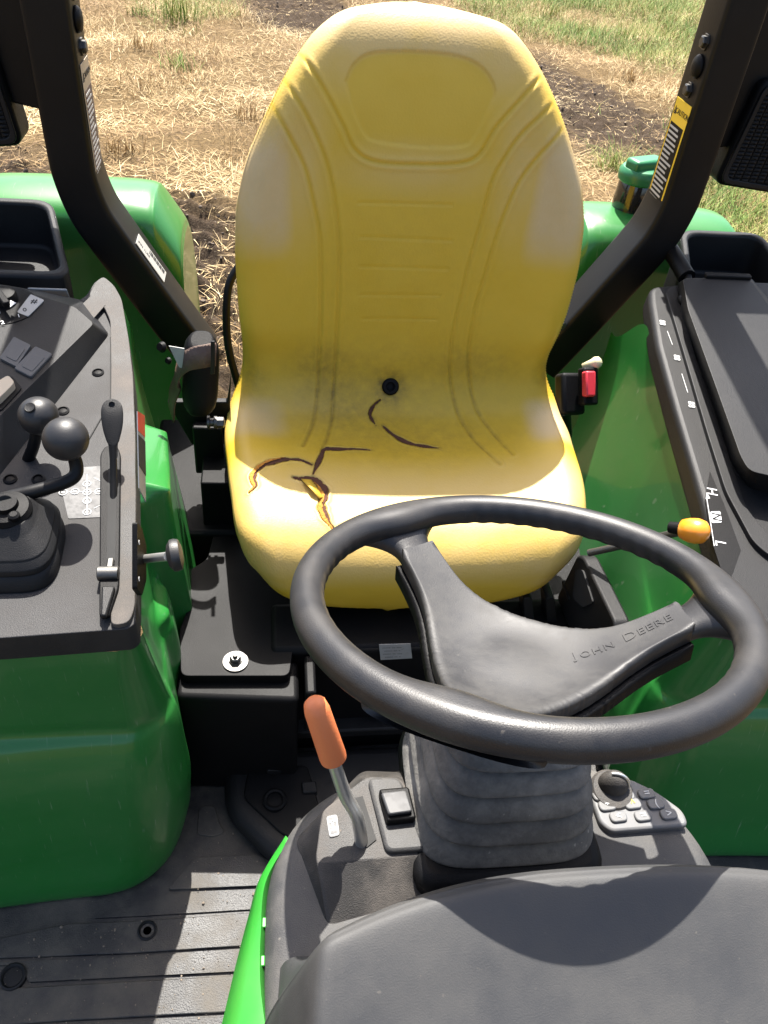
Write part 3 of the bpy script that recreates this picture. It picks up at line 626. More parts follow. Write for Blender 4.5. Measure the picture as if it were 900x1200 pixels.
# ================================================================ FENDERS
def xi(y): return np.interp(y, [-.16, -.10, .06, .24, .49, .65, .9], [.362, .364, .384, .408, .448, .468, .47])   # inner edge of the armrest
def zc(y): return .05+CSL*(y+.134)
def fender_body(sx):
    f = bpy.data.objects.new('fender', None); C.objects.link(f); put(f, root)
    rows = []
    for kz, (zz, fy, dx, rad) in enumerate(((-.000, -.128, .002, .030), (-.02, -.128, .001, .034), (-.06, -.127, -.002, .04), (-.10, -.126, -.006, .045), (-.14, -.1265, -.010, .050), (-.165, -.127, -.014, .055), (-.182, -.138, -.020, .065), (-.21, -.148, -.024, .072), (-.26, -.158, -.027, .08), (-.32, -.166, -.030, .085), (-.37, -.173, -.027, .09), (-.42, -.18, -.022, .095), (-.485, -.192, -.006, .10), (-.515, -.180, .012, .10))):
        row = []; v = -zz/.515; xc = .362+dx
        for x in np.linspace(.78, xc+rad, 10): row.append((sx*x, fy-.030*sm(.4, .95, np.array(x))*(1 if zz < -.17 else .4), zz))
        for a in np.linspace(0, math.pi/2, 12)[1:]: row.append((sx*(xc+rad-rad*math.sin(a)), fy+rad-rad*math.cos(a), zz))
        for y in np.linspace(fy+rad, .655, 40)[1:]:
            zt = (zc(y)-.05)*sm(-.1, .0, np.array(y))+.028*sm(-.09, -.03, np.array(y))-.13*sm(.47, .655, np.array(y)); 
            inw = .035*sm(.1, .8, np.array(v))*sm(.0, .3, np.array(y))
            row.append((sx*(xi(y)+.002+dx*(1-sm(-.05, .2, np.array(y)))-inw), y, zt+(-.515-zt)*v))
        rows.append(np.array(row))
    G = np.array([cr(r, 330) for r in rows]); G = np.stack([cr(G[:, j], 150) for j in range(G.shape[1])], 1)
    if sx < 0:      # pressed bosses on the left inner wall
        y, z = G[..., 1].copy(), G[..., 2].copy(); inn = sm(.02, .06, y)
        zt = .015-.20*(y-.13)+.02*np.exp(-((y-.135)/.012)**2)
        G[..., 0] += inn*.045*sm(zt+.010, zt-.010, z)*sm(-.36, -.27, z)*sm(.105, .135, y)*sm(.38, .35, y)
        G[..., 0] += .018*sm(-.105, -.125, z)*sm(-.34, -.2, z)*sm(.0, .04, y)*sm(.12, .08, y)
    mesh('fender_panel', G.reshape(-1, 3), grid_faces(G.shape[0], G.shape[1]), green, f, sharp=60)
    # wheel arch cover behind the roll bar
    prof_ = [(.775, -.42), (.778, -.15), (.78, .0), (.784, .09), (.80, .132), (.84, .154), (.90, .158), (.97, .14), (1.03, .085), (1.07, -.02), (1.09, -.2), (1.09, -.45)]
    pr2 = cr(prof_, 70); rows = []
    for (xa, dz) in ((.392, -.40), (.386, -.17), (.383, -.10), (.385, -.085), (.391, -.068), (.425, -.014), (.436, -.004), (.455, .0), (.5, .002), (.65, .002), (.74, -.002), (.765, -.014), (.775, -.05), (.775, -.3)):
        rows.append([(sx*xa, .92+(y-.92)*(1+dz*.25), z+dz) for y, z in pr2])
    loft('arch_cover', rows, 90, 80, green, f, sharp=60)
    return f
fl_f, fr_f = fender_body(-1), fender_body(1)

# ================================================================ LEFT ARMREST CONSOLE
lc = bpy.data.objects.new('control_console', None); C.objects.link(lc); put(lc, root); lc['label'] = 'console with ball knob lever, dial and rocker switches'
def pc(pxs, h=0): return [PC(*p, h=h) for p in pxs]
out_l = pc([(-190, 757), (0, 748), (150, 737), (159, 730), (160, 690), (160, 600), (159, 500), (156, 440), (151, 398), (143, 352), (134, 336), (121, 325), (111, 330), (100, 348), (78, 358), (40, 352), (-20, 335), (-80, 322)])
prism('console_top', out_l, CN, -.045, 0, console, lc, bevel=.010, r=.012, bseg=4)
# raised worn edge band along the seat side
band = pc([(131, 737), (152, 734), (159, 715), (160, 600), (159, 500), (156, 440), (151, 398), (143, 354), (134, 338), (122, 328), (113, 334), (104, 352), (122, 362), (130, 380), (131, 440), (130, 540), (131, 640)])
prism('console_edge', band, CN, -.01, .007, wornm, lc, bevel=.006, r=.012, bseg=3)
tp = pc([(-75, 322), (0, 338), (45, 346), (88, 360), (110, 379), (0, 487), (-75, 563)], .034); bt = pc([(-90, 312), (0, 333), (48, 341), (98, 352), (128, 392), (0, 557), (-90, 648)], .0)
swp = mesh('switch_panel', *hull2(rpoly(tp, .008), rpoly(bt, .008)), plast, lc, bevel=.004, bseg=3)
hp_ = .034
lathe('dial_plate', [(.047, -.002), (.047, .0012), (.045, .002), (.02, .002)], PC(5, 358, hp_), CN, plast_d, lc, 48)
lathe('dial_knob', [(.020, .0), (.020, .010), (.018, .016), (.012, .018)], PC(5, 353, hp_), CN, plast_d, lc, 32)
box('knob_grip', PC(3, 350, hp_+.02), (.010, .036, .010), plast_d, lc, ez=CN, ex=(.8, .5, 0), bevel=.002)
for ch, p in (('K', (4, 341)), ('E', (0, 350)), ('1', (22, 370)), ('2', (3, 378)), ('H', (-3, 366))): text(ch, .012, PC(*p, h=hp_+.003), CE1*.8+CE2*.3, CE2, white, lc, .0002, name='dial_print')
tri = pc([(12, 352), (19, 355), (12, 360)], hp_+.0185); prism('dial_pointer', tri, CN, -.0003, .0004, white, lc)
dl = pc([(36, 345), (52, 352), (33, 371), (20, 366)], hp_+.0022); prism('dial_label', dl, CN, -.001, .0006, labelw, lc, r=.003)
text('0', .012, PC(29, 363, hp_+.0032), CE1*.8+CE2*.3, CE2, dark, lc, .0002, name='dial_print'); text('#', .016, PC(40, 353, hp_+.0032), CE1, CE2, dark, lc, .0002, name='dial_print')
for q in ([(17, 397), (37, 407), (20, 432), (0, 422)], [(42, 408), (62, 417), (37, 444), (17, 434)]):
    o_ = prism('rocker_switch', pc(q, hp_), CN, -.002, .004, greysw, lc, bevel=.001, r=.003)
    c_ = sum(pc(q, hp_))/4; prism('switch_cap', [c_+(p-c_)*.62 for p in pc(q, hp_+.004)], CN, -.0005, .0025, greysw, lc, bevel=.001, r=.003)
prism('tan_switch', pc([(-8, 460), (12, 447), (20, 456), (0, 476), (-10, 474)], hp_), CN, -.002, .012, tanm, lc, bevel=.004, r=.006, bseg=3)
prism('switch_bezel', pc([(-12, 452), (14, 441), (26, 456), (2, 482), (-14, 482)], hp_), CN, -.002, .002, plast_d, lc, bevel=.001, r=.004)
for p in ((115, 437), (74, 482), (12, 562), (45, 562)): lathe('screw', [(.0085, -.001), (.0085, .0015), (.006, .003), (.0058, .001), (.003, .0018)], PC(*p, h=0), CN, plast_d, lc, 20)
prism('access_plate', pc([(108, 346), (124, 357), (110, 373), (90, 363)], .0072), CN, -.001, .0007, wornm, lc, r=.002)
# joint lines of the cover plate
for a_, b2 in (((130, 395), (130, 470)), ((130, 470), (104, 515))): tube('cover_joint', [PC(*a_, h=.0004), PC(*b2, h=.0004)], .0012, dark, lc, 6)
dg_ = pc([(80, 608), (73, 578), (93, 548), (124, 546), (124, 606)], .0003)
prism('shift_decal', dg_, CN, -.0003, .0005, decalgrey, lc, r=.002)
for (px_, py_) in ((102, 567), (102, 577), (102, 587), (88, 576), (116, 576), (74, 577), (102, 600)):
    c_ = PC(px_, py_, .0012); e1_, e2_, _n = frame(CN); rg_ = [c_+.0048*(math.cos(a)*e1_+math.sin(a)*e2_) for a in np.linspace(0, 2*math.pi, 17)[:-1]]
    mesh('decal_ring', *tubeVF(rg_, .0006, 5, closed=True), white, lc); text('III' if px_ == 102 else 'IIK', .0045, c_, CE1, CE2, white, lc, .0002, name='decal_print')
for a_, b2 in (((80, 577), (112, 576)), ((102, 556), (102, 604)), ((110, 596), (122, 590)), ((110, 560), (122, 566))): tube('decal_line', [PC(*a_, h=.001), PC(*b2, h=.001)], .0005, white, lc, 5)
# lever boot, collar, rods, ball knobs
rows = []
bc = PC(18, 650, 0)
for i in range(61):
    f = i/60; ph = (f*3.2) % 1; bul = math.sqrt(max(0, 1-(2*ph-1)**2))**.6; big = np.interp(f, [0, .45, .6, .85, 1], [1, .93, .84, .55, .42]); hw = .055*big*(1-.07*(1-bul)*(f < .6)); hh = .0+.055*f
    rows.append([bc+CN*hh+CE2*.022*f+CE1*hw*math.copysign(abs(math.cos(a))**.55, math.cos(a))*1.0+CE2*hw*1.05*math.copysign(abs(math.sin(a))**.55, math.sin(a)) for a in np.linspace(0, 2*math.pi, 57)[:-1]])
G = np.array(rows); mesh('lever_boot', G.reshape(-1, 3), grid_faces(61, 56, True)+[tuple(60*56+i for i in range(56))], plast, lc, sharp=60)
ct = rows[-1]; cc = sum(np.array(ct))/len(ct)
lathe('boot_collar', [(.026, -.006), (.027, .0), (.024, .006), (.014, .008), (.013, .014)], cc, CN, plast_d, lc, 32)
lathe('boot_rivet', [(.0065, 0), (.0065, .006), (.004, .008)], cc+CE1*.012-CE2*.016+CN*.004, CN, plast_d, lc, 16)
jk = P(77, 514, z=.175)
tube('lever_rod', [cc+CN*.01, P(8, 585, z=.118), P(40, 576, z=.122), P(74, 566, z=.125), P(88, 557, z=.130), P(89, 543, z=.142), P(82, 525, z=.162), jk], [.010, .0095, .0085, .008, .008, .008, .0075, .007], steelp, lc, 14, 60)
def ball(c, r, name):
    pr_ = [(max(.0008, r*math.sin(a))*(1 if a > .5 else 1), -r*math.cos(a)*(1 if a < math.pi/2 else .94)) for a in np.linspace(.02, math.pi-.02, 28)]
    return lathe(name, pr_, c, (.0, -.25, 1), rubber, lc, 40, sharp=180)
ball(jk, .0262, 'ball_knob')
k2 = P(45, 487, z=.150); ball(k2, .0245, 'ball_knob'); lathe('knob_dimple', [(.007, 0), (.006, .0015), (.003, .001)], k2+np.array((-.004, -.012, .0203)), (-.1, -.5, 1), plast, lc, 20)
tube('lever_rod', [k2, P(40, 520, z=.11), P(30, 545, z=.07)], .0075, steelp, lc, 12, 12)
# slotted lever by the seat
st = pc([(118, 535), (124, 525), (138, 525), (142, 535), (141, 640), (140, 690), (128, 725), (117, 725), (117, 690)], .007)
prism('slot_plate', st, CN, -.002, .0045, plast_d, lc, bevel=.0015, r=.006)
prism('lever_slot', pc([(127, 530), (138, 530), (135, 662), (125, 664)], .0115), CN, -.0005, .0006, dark, lc)
c_ = PC(127, 672, .0125); lathe('lever_pivot', [(.007, -.012), (.0085, -.011), (.0085, .011), (.007, .012)], c_, CE1, zinc, lc, 16)
box('pivot_link', PC(129, 664, .014), (.008, .022, .008), zinc, lc, ez=CN, bevel=.002)
prism('pivot_tail', pc([(120, 690), (136, 690), (125, 725), (119, 725)], .0115), CN, -.001, .006, plast, lc, bevel=.002, r=.003)
h0, h1 = P(133, 535, z=.12), P(131, 474, z=.165); rows = []
for f, wx, wy in ((0, .005, .005), (.25, .006, .006), (.35, .0085, .008), (.6, .0125, .011), (.85, .0135, .0125), (.97, .011, .010), (1.0, .004, .004)):
    c = h0+(h1-h0)*f; rows.append([c+np.array((wx*math.cos(a), wy*math.sin(a)*.9, wy*math.sin(a)*.5)) for a in np.linspace(0, 2*math.pi, 21)[:-1]])
G = np.array(rows); G = np.stack([cr(G[:, j], 40) for j in range(20)], 1); mesh('lever_handle', G.reshape(-1, 3), grid_faces(40, 20, True), plast, lc, sharp=180)
tube('lever_shaft', [PC(133, 600, .0), P(133, 560, z=.10), h0+(h1-h0)*.2], .0045, steelp, lc, 10, 14)
# storage tray behind the console, with rim
def tray(sx):
    o_ = bpy.data.objects.new('storage_tray', None); C.objects.link(o_); put(o_, root)
    x0, x1, y0, y1, zt = .585, .775, .58, .765, .168
    ring_o = rpoly([np.array(p) for p in ((sx*.53, y0-.06, zt-.022), (sx*x1, y0-.06, zt-.022), (sx*x1, y1, zt+.005), (sx*.60, y1, zt+.005))], .035)
    c = sum(ring_o)/len(ring_o); ring_i = [c+(p-c)*np.array((.87, .84, 1)) for p in ring_o]; n = len(ring_o); dn = np.array((0, 0, -.11))
    V_ = [p+dn for p in ring_o]+ring_o+ring_i+[p+dn*.75 for p in ring_i]; F_ = []
    for k_ in range(3): F_ += [(k_*n+i, k_*n+(i+1) % n, (k_+1)*n+(i+1) % n, (k_+1)*n+i) for i in range(n)]
    F_.append(tuple(3*n+i for i in range(n)))
    mesh('tray_body', V_, F_, plast, o_, bevel=.008, bseg=3)
    return o_
tl_, tr_ = tray(-1), tray(1)
box('tray_divider', P(58, 345, z=.12), (.06, .004, .03), labelw, tl_, ez=(0, -.5, 1))
# side of the console: black slot plate with icons, knobbed lever, warning label
xw = -.3655
def side(pxs, x): return [P(*p, x=x) for p in pxs]
lab = side([(160, 482), (168, 487), (170, 588), (162, 572)], -.366)
sdl = prism('warning_label', lab, (1, .1, 0), 0, .0012, labelw, lc); prism('label_border', [lab[0], lab[1], (lab[1]*3+lab[2])/4, (lab[0]*3+lab[3])/4], (1, .1, 0), .0012, .0017, redborder, lc)
prism('label_text_block', [(lab[0]+lab[3])/2*.6+lab[0]*.4, (lab[1]+lab[2])/2*.6+lab[1]*.4, lab[1]*.3+lab[2]*.7, lab[0]*.3+lab[3]*.7], (1, .1, 0), .0012, .0018, dark, lc)
sp_ = side([(157, 612), (163, 620), (168, 640), (168, 680), (163, 698), (157, 690)], -.3615); prism('side_slot_plate', sp_, (1, .1, 0), -.002, .0035, plast_d, lc, r=.003)
for p in ((163, 635), (163, 678)): text('o', .012, P(*p, x=-.357), (0, 1, 0), (0, 0, 1), white, lc, .0002, name='side_print')
r0, r1 = P(160, 656, x=-.372), P(197, 652, x=-.322)
tube('throttle_rod', [r0, r0*.35+r1*.65, r1], .0052, chrome, lc, 12)
lathe('throttle_knob', [(.004, -.002), (.012, .0), (.0175, .004), (.018, .008), (.0165, .013), (.009, .0155)], r1, (1, .15, .1), rubber, lc, 32)
prism('console_skirt', [np.array((-.78, -.119, .012)), np.array((-.40, -.112, .012)), np.array((-.372, -.09, .012)), np.array((-.40, .2, .012)), np.array((-.78, .2, .012))], (0, 0, 1), -.002, .03, plast_d, lc, r=.01, bevel=.003)

# ================================================================ RIGHT ARMREST CONSOLE
rc = bpy.data.objects.new('storage_console', None); C.objects.link(rc); put(rc, root); rc['label'] = 'armrest console with hinged lid and range markings'
def yx(pts): return [np.array((x, y, zc(y))) for x, y in pts]
ro = yx([(.364, -.16), (.362, -.10), (.384, .06), (.408, .24), (.432, .40), (.462, .53), (.475, .57), (.62, .60), (.77, .60), (.77, -.16)])
prism('console_top', ro, CN, -.045, 0, plast, rc, bevel=.010, r=.02, bseg=4)
ridge = [PC(*p, h=.0) for p in ((790, 338), (778, 345), (800, 420), (826, 510), (848, 580), (880, 640), (905, 660), (905, 640), (872, 600), (845, 520), (815, 430))]
prism('console_edge', ridge, CN, -.01, .008, plast, rc, bevel=.006, r=.015, bseg=3)
lt = pc([(800, 326), (878, 326), (960, 440), (960, 570), (878, 552), (868, 535), (842, 462), (806, 362)], .05); lb = pc([(794, 330), (880, 325), (975, 440), (975, 600), (878, 572), (858, 545), (834, 470), (797, 366)], .0)
lid = mesh('storage_lid', *hull2(rpoly(lt, .012), rpoly(lb, .012)), plast, rc, bevel=.010, bseg=4)
box('lid_hinge', PC(853, 324, .052), (.085, .012, .008), plast_d, rc, ez=CN, bevel=.002)
lathe('lid_hook', [(.007, -.008), (.008, 0), (.007, .008)], PC(800, 352, .012), CE2, plast_d, rc, 14)
tube('tray_strut', [P(805, 325, y=.60), P(790, 300, y=.66), P(780, 285, y=.70)], .016, steelp, rc, 14)
prism('range_decal', pc([(832, 553), (848, 590), (868, 645), (852, 690), (836, 640), (826, 585)], .0006), CN, -.0004, .0005, plast_d, rc)
ydir = PC(838, 590)-PC(845, 640); ydir /= np.linalg.norm(ydir); xdir = np.cross(ydir, CN)
def rtext(s_, p, size, **k): return text(s_, size, PC(*p, h=.0088 if k.pop('hi', 0) else .0016), -ydir, xdir*.97+ydir*.25, white, rc, .0002, name='range_print', **k)
rtext('H', (834, 576), .021); rtext('L', (844, 637), .021); nb_ = PC(839, 606, .0014)
prism('range_box', rpoly([nb_+xdir*a_*.0072+ydir*(b2*.0105+a_*.0022) for a_, b2 in ((-1, -1), (1, -1), (1, 1), (-1, 1))], .003), CN, -.0003, .0004, white, rc)
text('N', .019, nb_+CN*.0008, -ydir, xdir*.97+ydir*.25, plast_d, rc, .0002, name='range_print')
tube('range_line', [PC(828, 583, .001), PC(837, 640, .001)], .0006, white, rc, 5); prism('range_arrow', [PC(827, 585, .001), PC(828, 577, .001), PC(832, 584, .001)], CN, 0, .0004, white, rc)
for p, s_ in (((776, 378), '88'), ((793, 419), '88'), ((810, 474), '88')): rtext(s_, p, .015)
for a_, b2 in (((782, 388), (788, 404)), ((799, 438), (806, 460))): tube('range_line', [PC(*a_, h=.001), PC(*b2, h=.001)], .0006, white, rc, 5)
# range lever with amber knob
rl = bpy.data.objects.new('range_lever', None); C.objects.link(rl); put(rl, root)
k0 = P(813, 622, x=.348); k1 = P(690, 648, x=.262)
tube('lever_rod', [k1, P(735, 638, x=.30), P(790, 625, x=.335), k0], .0055, zinc, rl, 12, 20)
ax_ = k0-P(780, 617, x=.325); lathe('lever_knob', [(.006, -.018), (.0135, -.016), (.0165, -.006), (.0175, .004), (.015, .014), (.009, .019), (.003, .021)], k0, ax_, amber, rl, 28, sharp=180)
lathe('knob_sleeve', [(.008, -.034), (.009, -.018), (.008, -.017)], k0, ax_, plast_d, rl, 18)

# ================================================================ SEAT BELT
bk = bpy.data.objects.new('belt_buckle', None); C.objects.link(bk); put(bk, root)
b0 = P(674, 462, y=.42); ez_ = np.array((.25, -.75, .55)); 
box('buckle_body', P(668, 462, y=.44), (.048, .075, .030), plast_d, bk, ex=(.9, .3, -.2), ez=(.2, -.75, .6), bevel=.007, bseg=3)
box('release_button', P(690, 450, y=.415), (.020, .044, .016), redd, bk, ex=(.9, .3, -.2), ez=(.2, -.75, .6), bevel=.003)
box('buckle_frame', P(689, 453, y=.425), (.030, .066, .022), plast_d, bk, ex=(.9, .3, -.2), ez=(.2, -.75, .6), bevel=.004)
lathe('cream_knob', [(.007, -.02), (.009, -.002), (.011, .004), (.009, .011), (.004, .014)], P(696, 426, y=.45), (.7, -.2, .5), cream, root, 20, sharp=180)
tube('buckle_stalk', [P(660, 480, y=.45), P(662, 510, y=.47)], .014, plast_d, bk, 12)
rt = bpy.data.objects.new('belt_retractor', None); C.objects.link(rt); put(rt, root)
ra, rb_ = P(236, 398, y=.385), P(234, 478, y=.365)
rows = []
for f in np.linspace(0, 1, 12):
    c = ra+(rb_-ra)*f; e_ = .0285*(1-.35*abs(2*f-1)**6); rows.append([c+np.array((e_*math.copysign(abs(math.cos(a))**.7, math.cos(a)), e_*.9*math.sin(a), .4*e_*math.sin(a))) for a in np.linspace(0, 2*math.pi, 29)[:-1]])
G = np.array(rows); mesh('retractor_case', G.reshape(-1, 3), grid_faces(12, 28, True)+[tuple(range(28)), tuple(11*28+i for i in range(28))], plast_d, rt, bevel=.003)
# belt wound over the case, hanging to the left
bp_ = [P(*p, y=y) for p, y in (((253, 402), .352), ((240, 404), .342), ((222, 408), .345), ((210, 418), .36), ((205, 438), .372), ((199, 455), .38), ((198, 476), .385))]
bp_ = cr(bp_, 26); VV = []
for i, p in enumerate(bp_):
    dn = np.array((-.002, -.006, -.036)) if i < 16 else np.array((.006, -.004, -.030)); VV += [p+dn*k_ for k_ in (0, .5, 1)]
ob = mesh('belt_webbing', VV, grid_faces(26, 3), strapm, rt, sharp=180); md = ob.modifiers.new('t', 'SOLIDIFY'); md.thickness = .003; md.offset = 0
prism('belt_tag', [P(*p, y=.350) for p in ((198, 405), (216, 408), (219, 432), (210, 430))], (0, -1, 0), 0, .0015, labelw, rt)
prism('belt_tongue', [P(*p, y=.335) for p in ((247, 399), (252, 399), (252, 437), (247, 438))], (0, -1, 0), 0, .003, plast, rt, bevel=.001)
lathe('retractor_knob', [(.006, 0), (.009, .004), (.006, .010)], P(192, 407, y=.40), (-.5, -.6, .4), plast_d, rt, 16); lathe('retractor_knob', [(.004, 0), (.006, .003), (.004, .007)], P(199, 423, y=.39), (-.5, -.6, .4), plast_d, rt, 16)
prism('retractor_bracket', [P(*p, y=.42) for p in ((196, 470), (266, 470), (271, 440), (268, 520), (225, 520))], (0, -1, 0), -.01, .004, steelp, rt, bevel=.002)
bb = P(243, 495, y=.36); bx2 = np.array((1., 0, 0))
bz = joinVF([latheVF([(.011, 0), (.011, .004), (.007, .005), (.007, .010), (.0105, .011), (.0105, .016)], bb, bx2, 20), latheVF([(.009, .016), (.009, .026), (.006, .028)], bb, bx2, 6)]); mesh('pivot_bolt', *bz, zinc, rt)
box('pivot_arm', P(245, 525, y=.40), (.05, .02, .10), steelp, rt)
box('base_flange', (-.295, .40, -.17), (.07, .16, .10), plast_d, rt)
box('seat_base_side', (-.30, .47, -.36), (.27, .34, .29), plast_d, bevel=.008)
box('seat_base_side', (.30, .40, -.42), (.26, .46, .20), plast_d, bevel=.008)

# ================================================================ ROPS
def rops(sx):
    r = bpy.data.objects.new('roll_bar_post', None); C.objects.link(r); put(r, root)
    path = [np.array(p) for p in ((.535, 1.15), (.535, .8), (.535, .5), (.535, .30), (.532, .245), (.518, .19), (.495, .145), (.455, .075), (.40, -.02), (.352, -.10))]
    pp = cr(path, 60); T = np.gradient(pp, axis=0); T /= np.linalg.norm(T, axis=1)[:, None]; VV = []
    hx, hy, rad = .0355, .045, .011
    sec = rpoly([np.array(p) for p in ((-hx, -hy), (hx, -hy), (hx, hy), (-hx, hy))], rad, 4)
    for p, t_ in zip(pp, T):
        n_ = np.array((-t_[1], t_[0]))     # in xz
        for a, b2 in sec: q_ = p+n_*a; VV.append((sx*q_[0], .705+b2, q_[1]))
    k = len(sec); mesh('post_tube', VV, grid_faces(60, k, True)+[tuple(range(k)), tuple(59*k+i for i in range(k))], steelp, r, sharp=30)
    return r
rL, rR = rops(-1), rops(1)
xf = .4995
for sx, r_ in ((1, rR), (-1, rL)):
    for y, z in ((.697, .511), (.703, .437)): bolt((sx*xf, y, z), (-sx, 0, 0), .0098, r_, 'post_bolt')
    lathe('post_cap', [(.0185, 0), (.018, .004), (.014, .008), (.005, .0095)], (sx*xf, .695, .475), (-sx, 0, 0), plast_d, r_, 24, sharp=180)
# caution decal on the right post, left copy has its brown reflection put into the colours
def decal(sx, r_, bright):
    y0, y1, z0, z1 = .672, .7365, .192, .418; xs = sx*(xf-.0006); n_ = (-sx, 0, 0)
    def q(a, b2): return np.array((xs, y0+(y1-y0)*(a if sx > 0 else 1-a), z0+(z1-z0)*b2))
    Yd = yellowd if bright else tanm
    d_ = prism('caution_decal', [q(0, 0), q(1, 0), q(1, 1), q(0, 1)], n_, 0, .0008, Yd, r_)
    prism('decal_panel', [q(.07, .02), q(.93, .02), q(.93, .83), q(.07, .83)], n_, .0008, .0012, plast_d if bright else strapm, r_)
    dx = q(1, 0)-q(0, 0); dy = q(0, 1)-q(0, 0)
    dx, dy = (-dx, dy) if sx > 0 else (dx*-1, dy)
    ex_ = np.array((0, -1, 0)) if sx > 0 else np.array((0, 1, 0))
    nn_ = np.array((-sx, 0, 0.))
    text('CAUTION', .0125, q(.40, .915)+nn_*.0012, ex_, (0, 0, 1), dark, r_, .0002, name='decal_print')
    tc_ = q(.88, .915); prism('warning_triangle', [tc_+np.array((0, -.0055, -.006)), tc_+np.array((0, .0055, -.006)), tc_+np.array((0, 0, .007))], nn_, .0008, .0013, dark, r_)
    text('!', .009, tc_+nn_*.0016-np.array((0, 0, .0012)), ex_, (0, 0, 1), Yd, r_, .0002, name='decal_print')
    rnd = random.Random(3)
    for i in range(22):
        zf = .80-i*.0355; wd = .80*(.62+.38*rnd.random()); a1 = .90; 
        prism('decal_text_line', [q(a1-wd, zf-.009), q(a1, zf-.009), q(a1, zf+.007), q(a1-wd, zf+.007)], n_, .0012, .0015, greyprint, r_)
decal(1, rR, True); decal(-1, rL, False)
# serial label on the lower leg of the left post
tdir = np.array((.50, 0, -.87)); tdir /= np.linalg.norm(tdir); nup = np.array((.87, 0, .50)); pm = P(188, 338, y=.705); 
cpt = np.array((-.4475, .705, .105)); nup = np.array((-(-.87), 0, .5)); 
lc0 = np.array((-.459+.0355*.868, .695, .082+.0355*.497)); e1_ = np.array((.497, 0, -.868)); 
LB = prism('serial_label', [lc0+e1_*a_*.042+np.array((0, 1, 0))*b2*.020 for a_, b2 in ((-1, -1), (1, -1), (1, 1), (-1, 1))], (.868, 0, .497), .0006, .0022, labelw, rL)
for i in range(16): 
    a_ = -.2+i*.07; prism('label_bar', [lc0+e1_*(a_)*.042+np.array((0, .004, 0)), lc0+e1_*(a_+.03+.02*(i % 3))*.042+np.array((0, .004, 0)), lc0+e1_*(a_+.03+.02*(i % 3))*.042+np.array((0, .016, 0)), lc0+e1_*a_*.042+np.array((0, .016, 0))], (.868, 0, .497), .0022, .0026, dark, rL)
text('PIN 1L06', .009, lc0+e1_*-.022+np.array((0, -.006, 0))+np.array((.868, 0, .497))*.0026, e1_, (0, 1, 0), dark, rL, .0001, name='label_print')
bolt(P(657, 381, y=.66), (0, -1, .1), .0085, rR, 'post_bolt')
# tail lamps on brackets
def lamp(sx):
    l = bpy.data.objects.new('tail_lamp', None); C.objects.link(l); put(l, root)
    xa, xb = .622, .80
    prism('lamp_body', [np.array((sx*x, .745, z)) for x, z in ((xa, .272), (xb, .255), (xb, .455), (xa+.022, .455))], (0, -1, 0), -.06, .012, plast_d, l, bevel=.008, r=.022, bseg=3)
    fr = rpoly([np.array((sx*x, .733, z)) for x, z in ((xa+.006, .278), (xb-.006, .262), (xb-.006, .449), (xa+.027, .449))], .018)
    c = sum(fr)/len(fr); fi = [c+(p-c)*np.array((.90, 1, .90)) for p in fr]; n = len(fr); out_ = np.array((0, -.006, 0))
    V_ = fr+[p+out_ for p in fr]+[p+out_ for p in fi]+fi; mesh('lamp_bezel', V_, [((k_ % 4)*n+i, (k_ % 4)*n+(i+1) % n, ((k_+1) % 4)*n+(i+1) % n, ((k_+1) % 4)*n+i) for k_ in range(4) for i in range(n)], plast, l, bevel=.0015)
    Vs = []; Fs = []
    for i in range(24):
        z = .2835+i*.0068; x0 = xa+.014+.021*(z-.272)/.18
        for j in range(9):
            xx = x0+(j+.08)*(xb-.016-x0)/9; x2 = x0+(j+.92)*(xb-.016-x0)/9; k_ = len(Vs)
            Vs += [(sx*xx, .731, z-.0028), (sx*x2, .731, z-.0028), (sx*x2, .731, z+.0028), (sx*xx, .731, z+.0028), (sx*(xx+x2)/2, .7275, z)]
            Fs += [(k_, k_+1, k_+4), (k_+1, k_+2, k_+4), (k_+2, k_+3, k_+4), (k_+3, k_, k_+4)]
    lens = mesh('lamp_lens', Vs, Fs, plast, l, smooth=False)
    prism('lamp_bracket', [np.array((sx*x, .76, z)) for x, z in ((.560, .335), (.585, .325), (.66, .34), (.72, .36), (.72, .75), (.560, .75))], (0, -1, 0), -.006, .006, steelp, l, bevel=.003, r=.01)
    return l
lamp(-1); lamp(1)
# hydraulic reservoir with green cap
rv = bpy.data.objects.new('oil_reservoir', None); C.objects.link(rv); put(rv, root)
rc0 = P(734, 262, y=.90)+np.array((0, 0, .030))
lathe('reservoir_body', [(.037, -.06), (.041, -.02), (.042, .02), (.040, .055), (.036, .064)], rc0, (0, 0, 1), smoke, rv, 32)
lathe('reservoir_cap', [(.041, .060), (.045, .064), (.046, .074), (.045, .082), (.040, .088), (.03, .0905), (.01, .091)], rc0, (0, 0, 1), capgreen, rv, 40)
box('cap_grip', rc0+np.array((.004, 0, .094)), (.080, .040, .026), capgreen, rv, ex=(1, .4, 0), bevel=.008, bseg=3)
lathe('reservoir_neck', [(.05, -.075), (.054, -.06), (.047, -.05), (.042, -.048)], rc0, (0, 0, 1), plast_d, rv, 32)

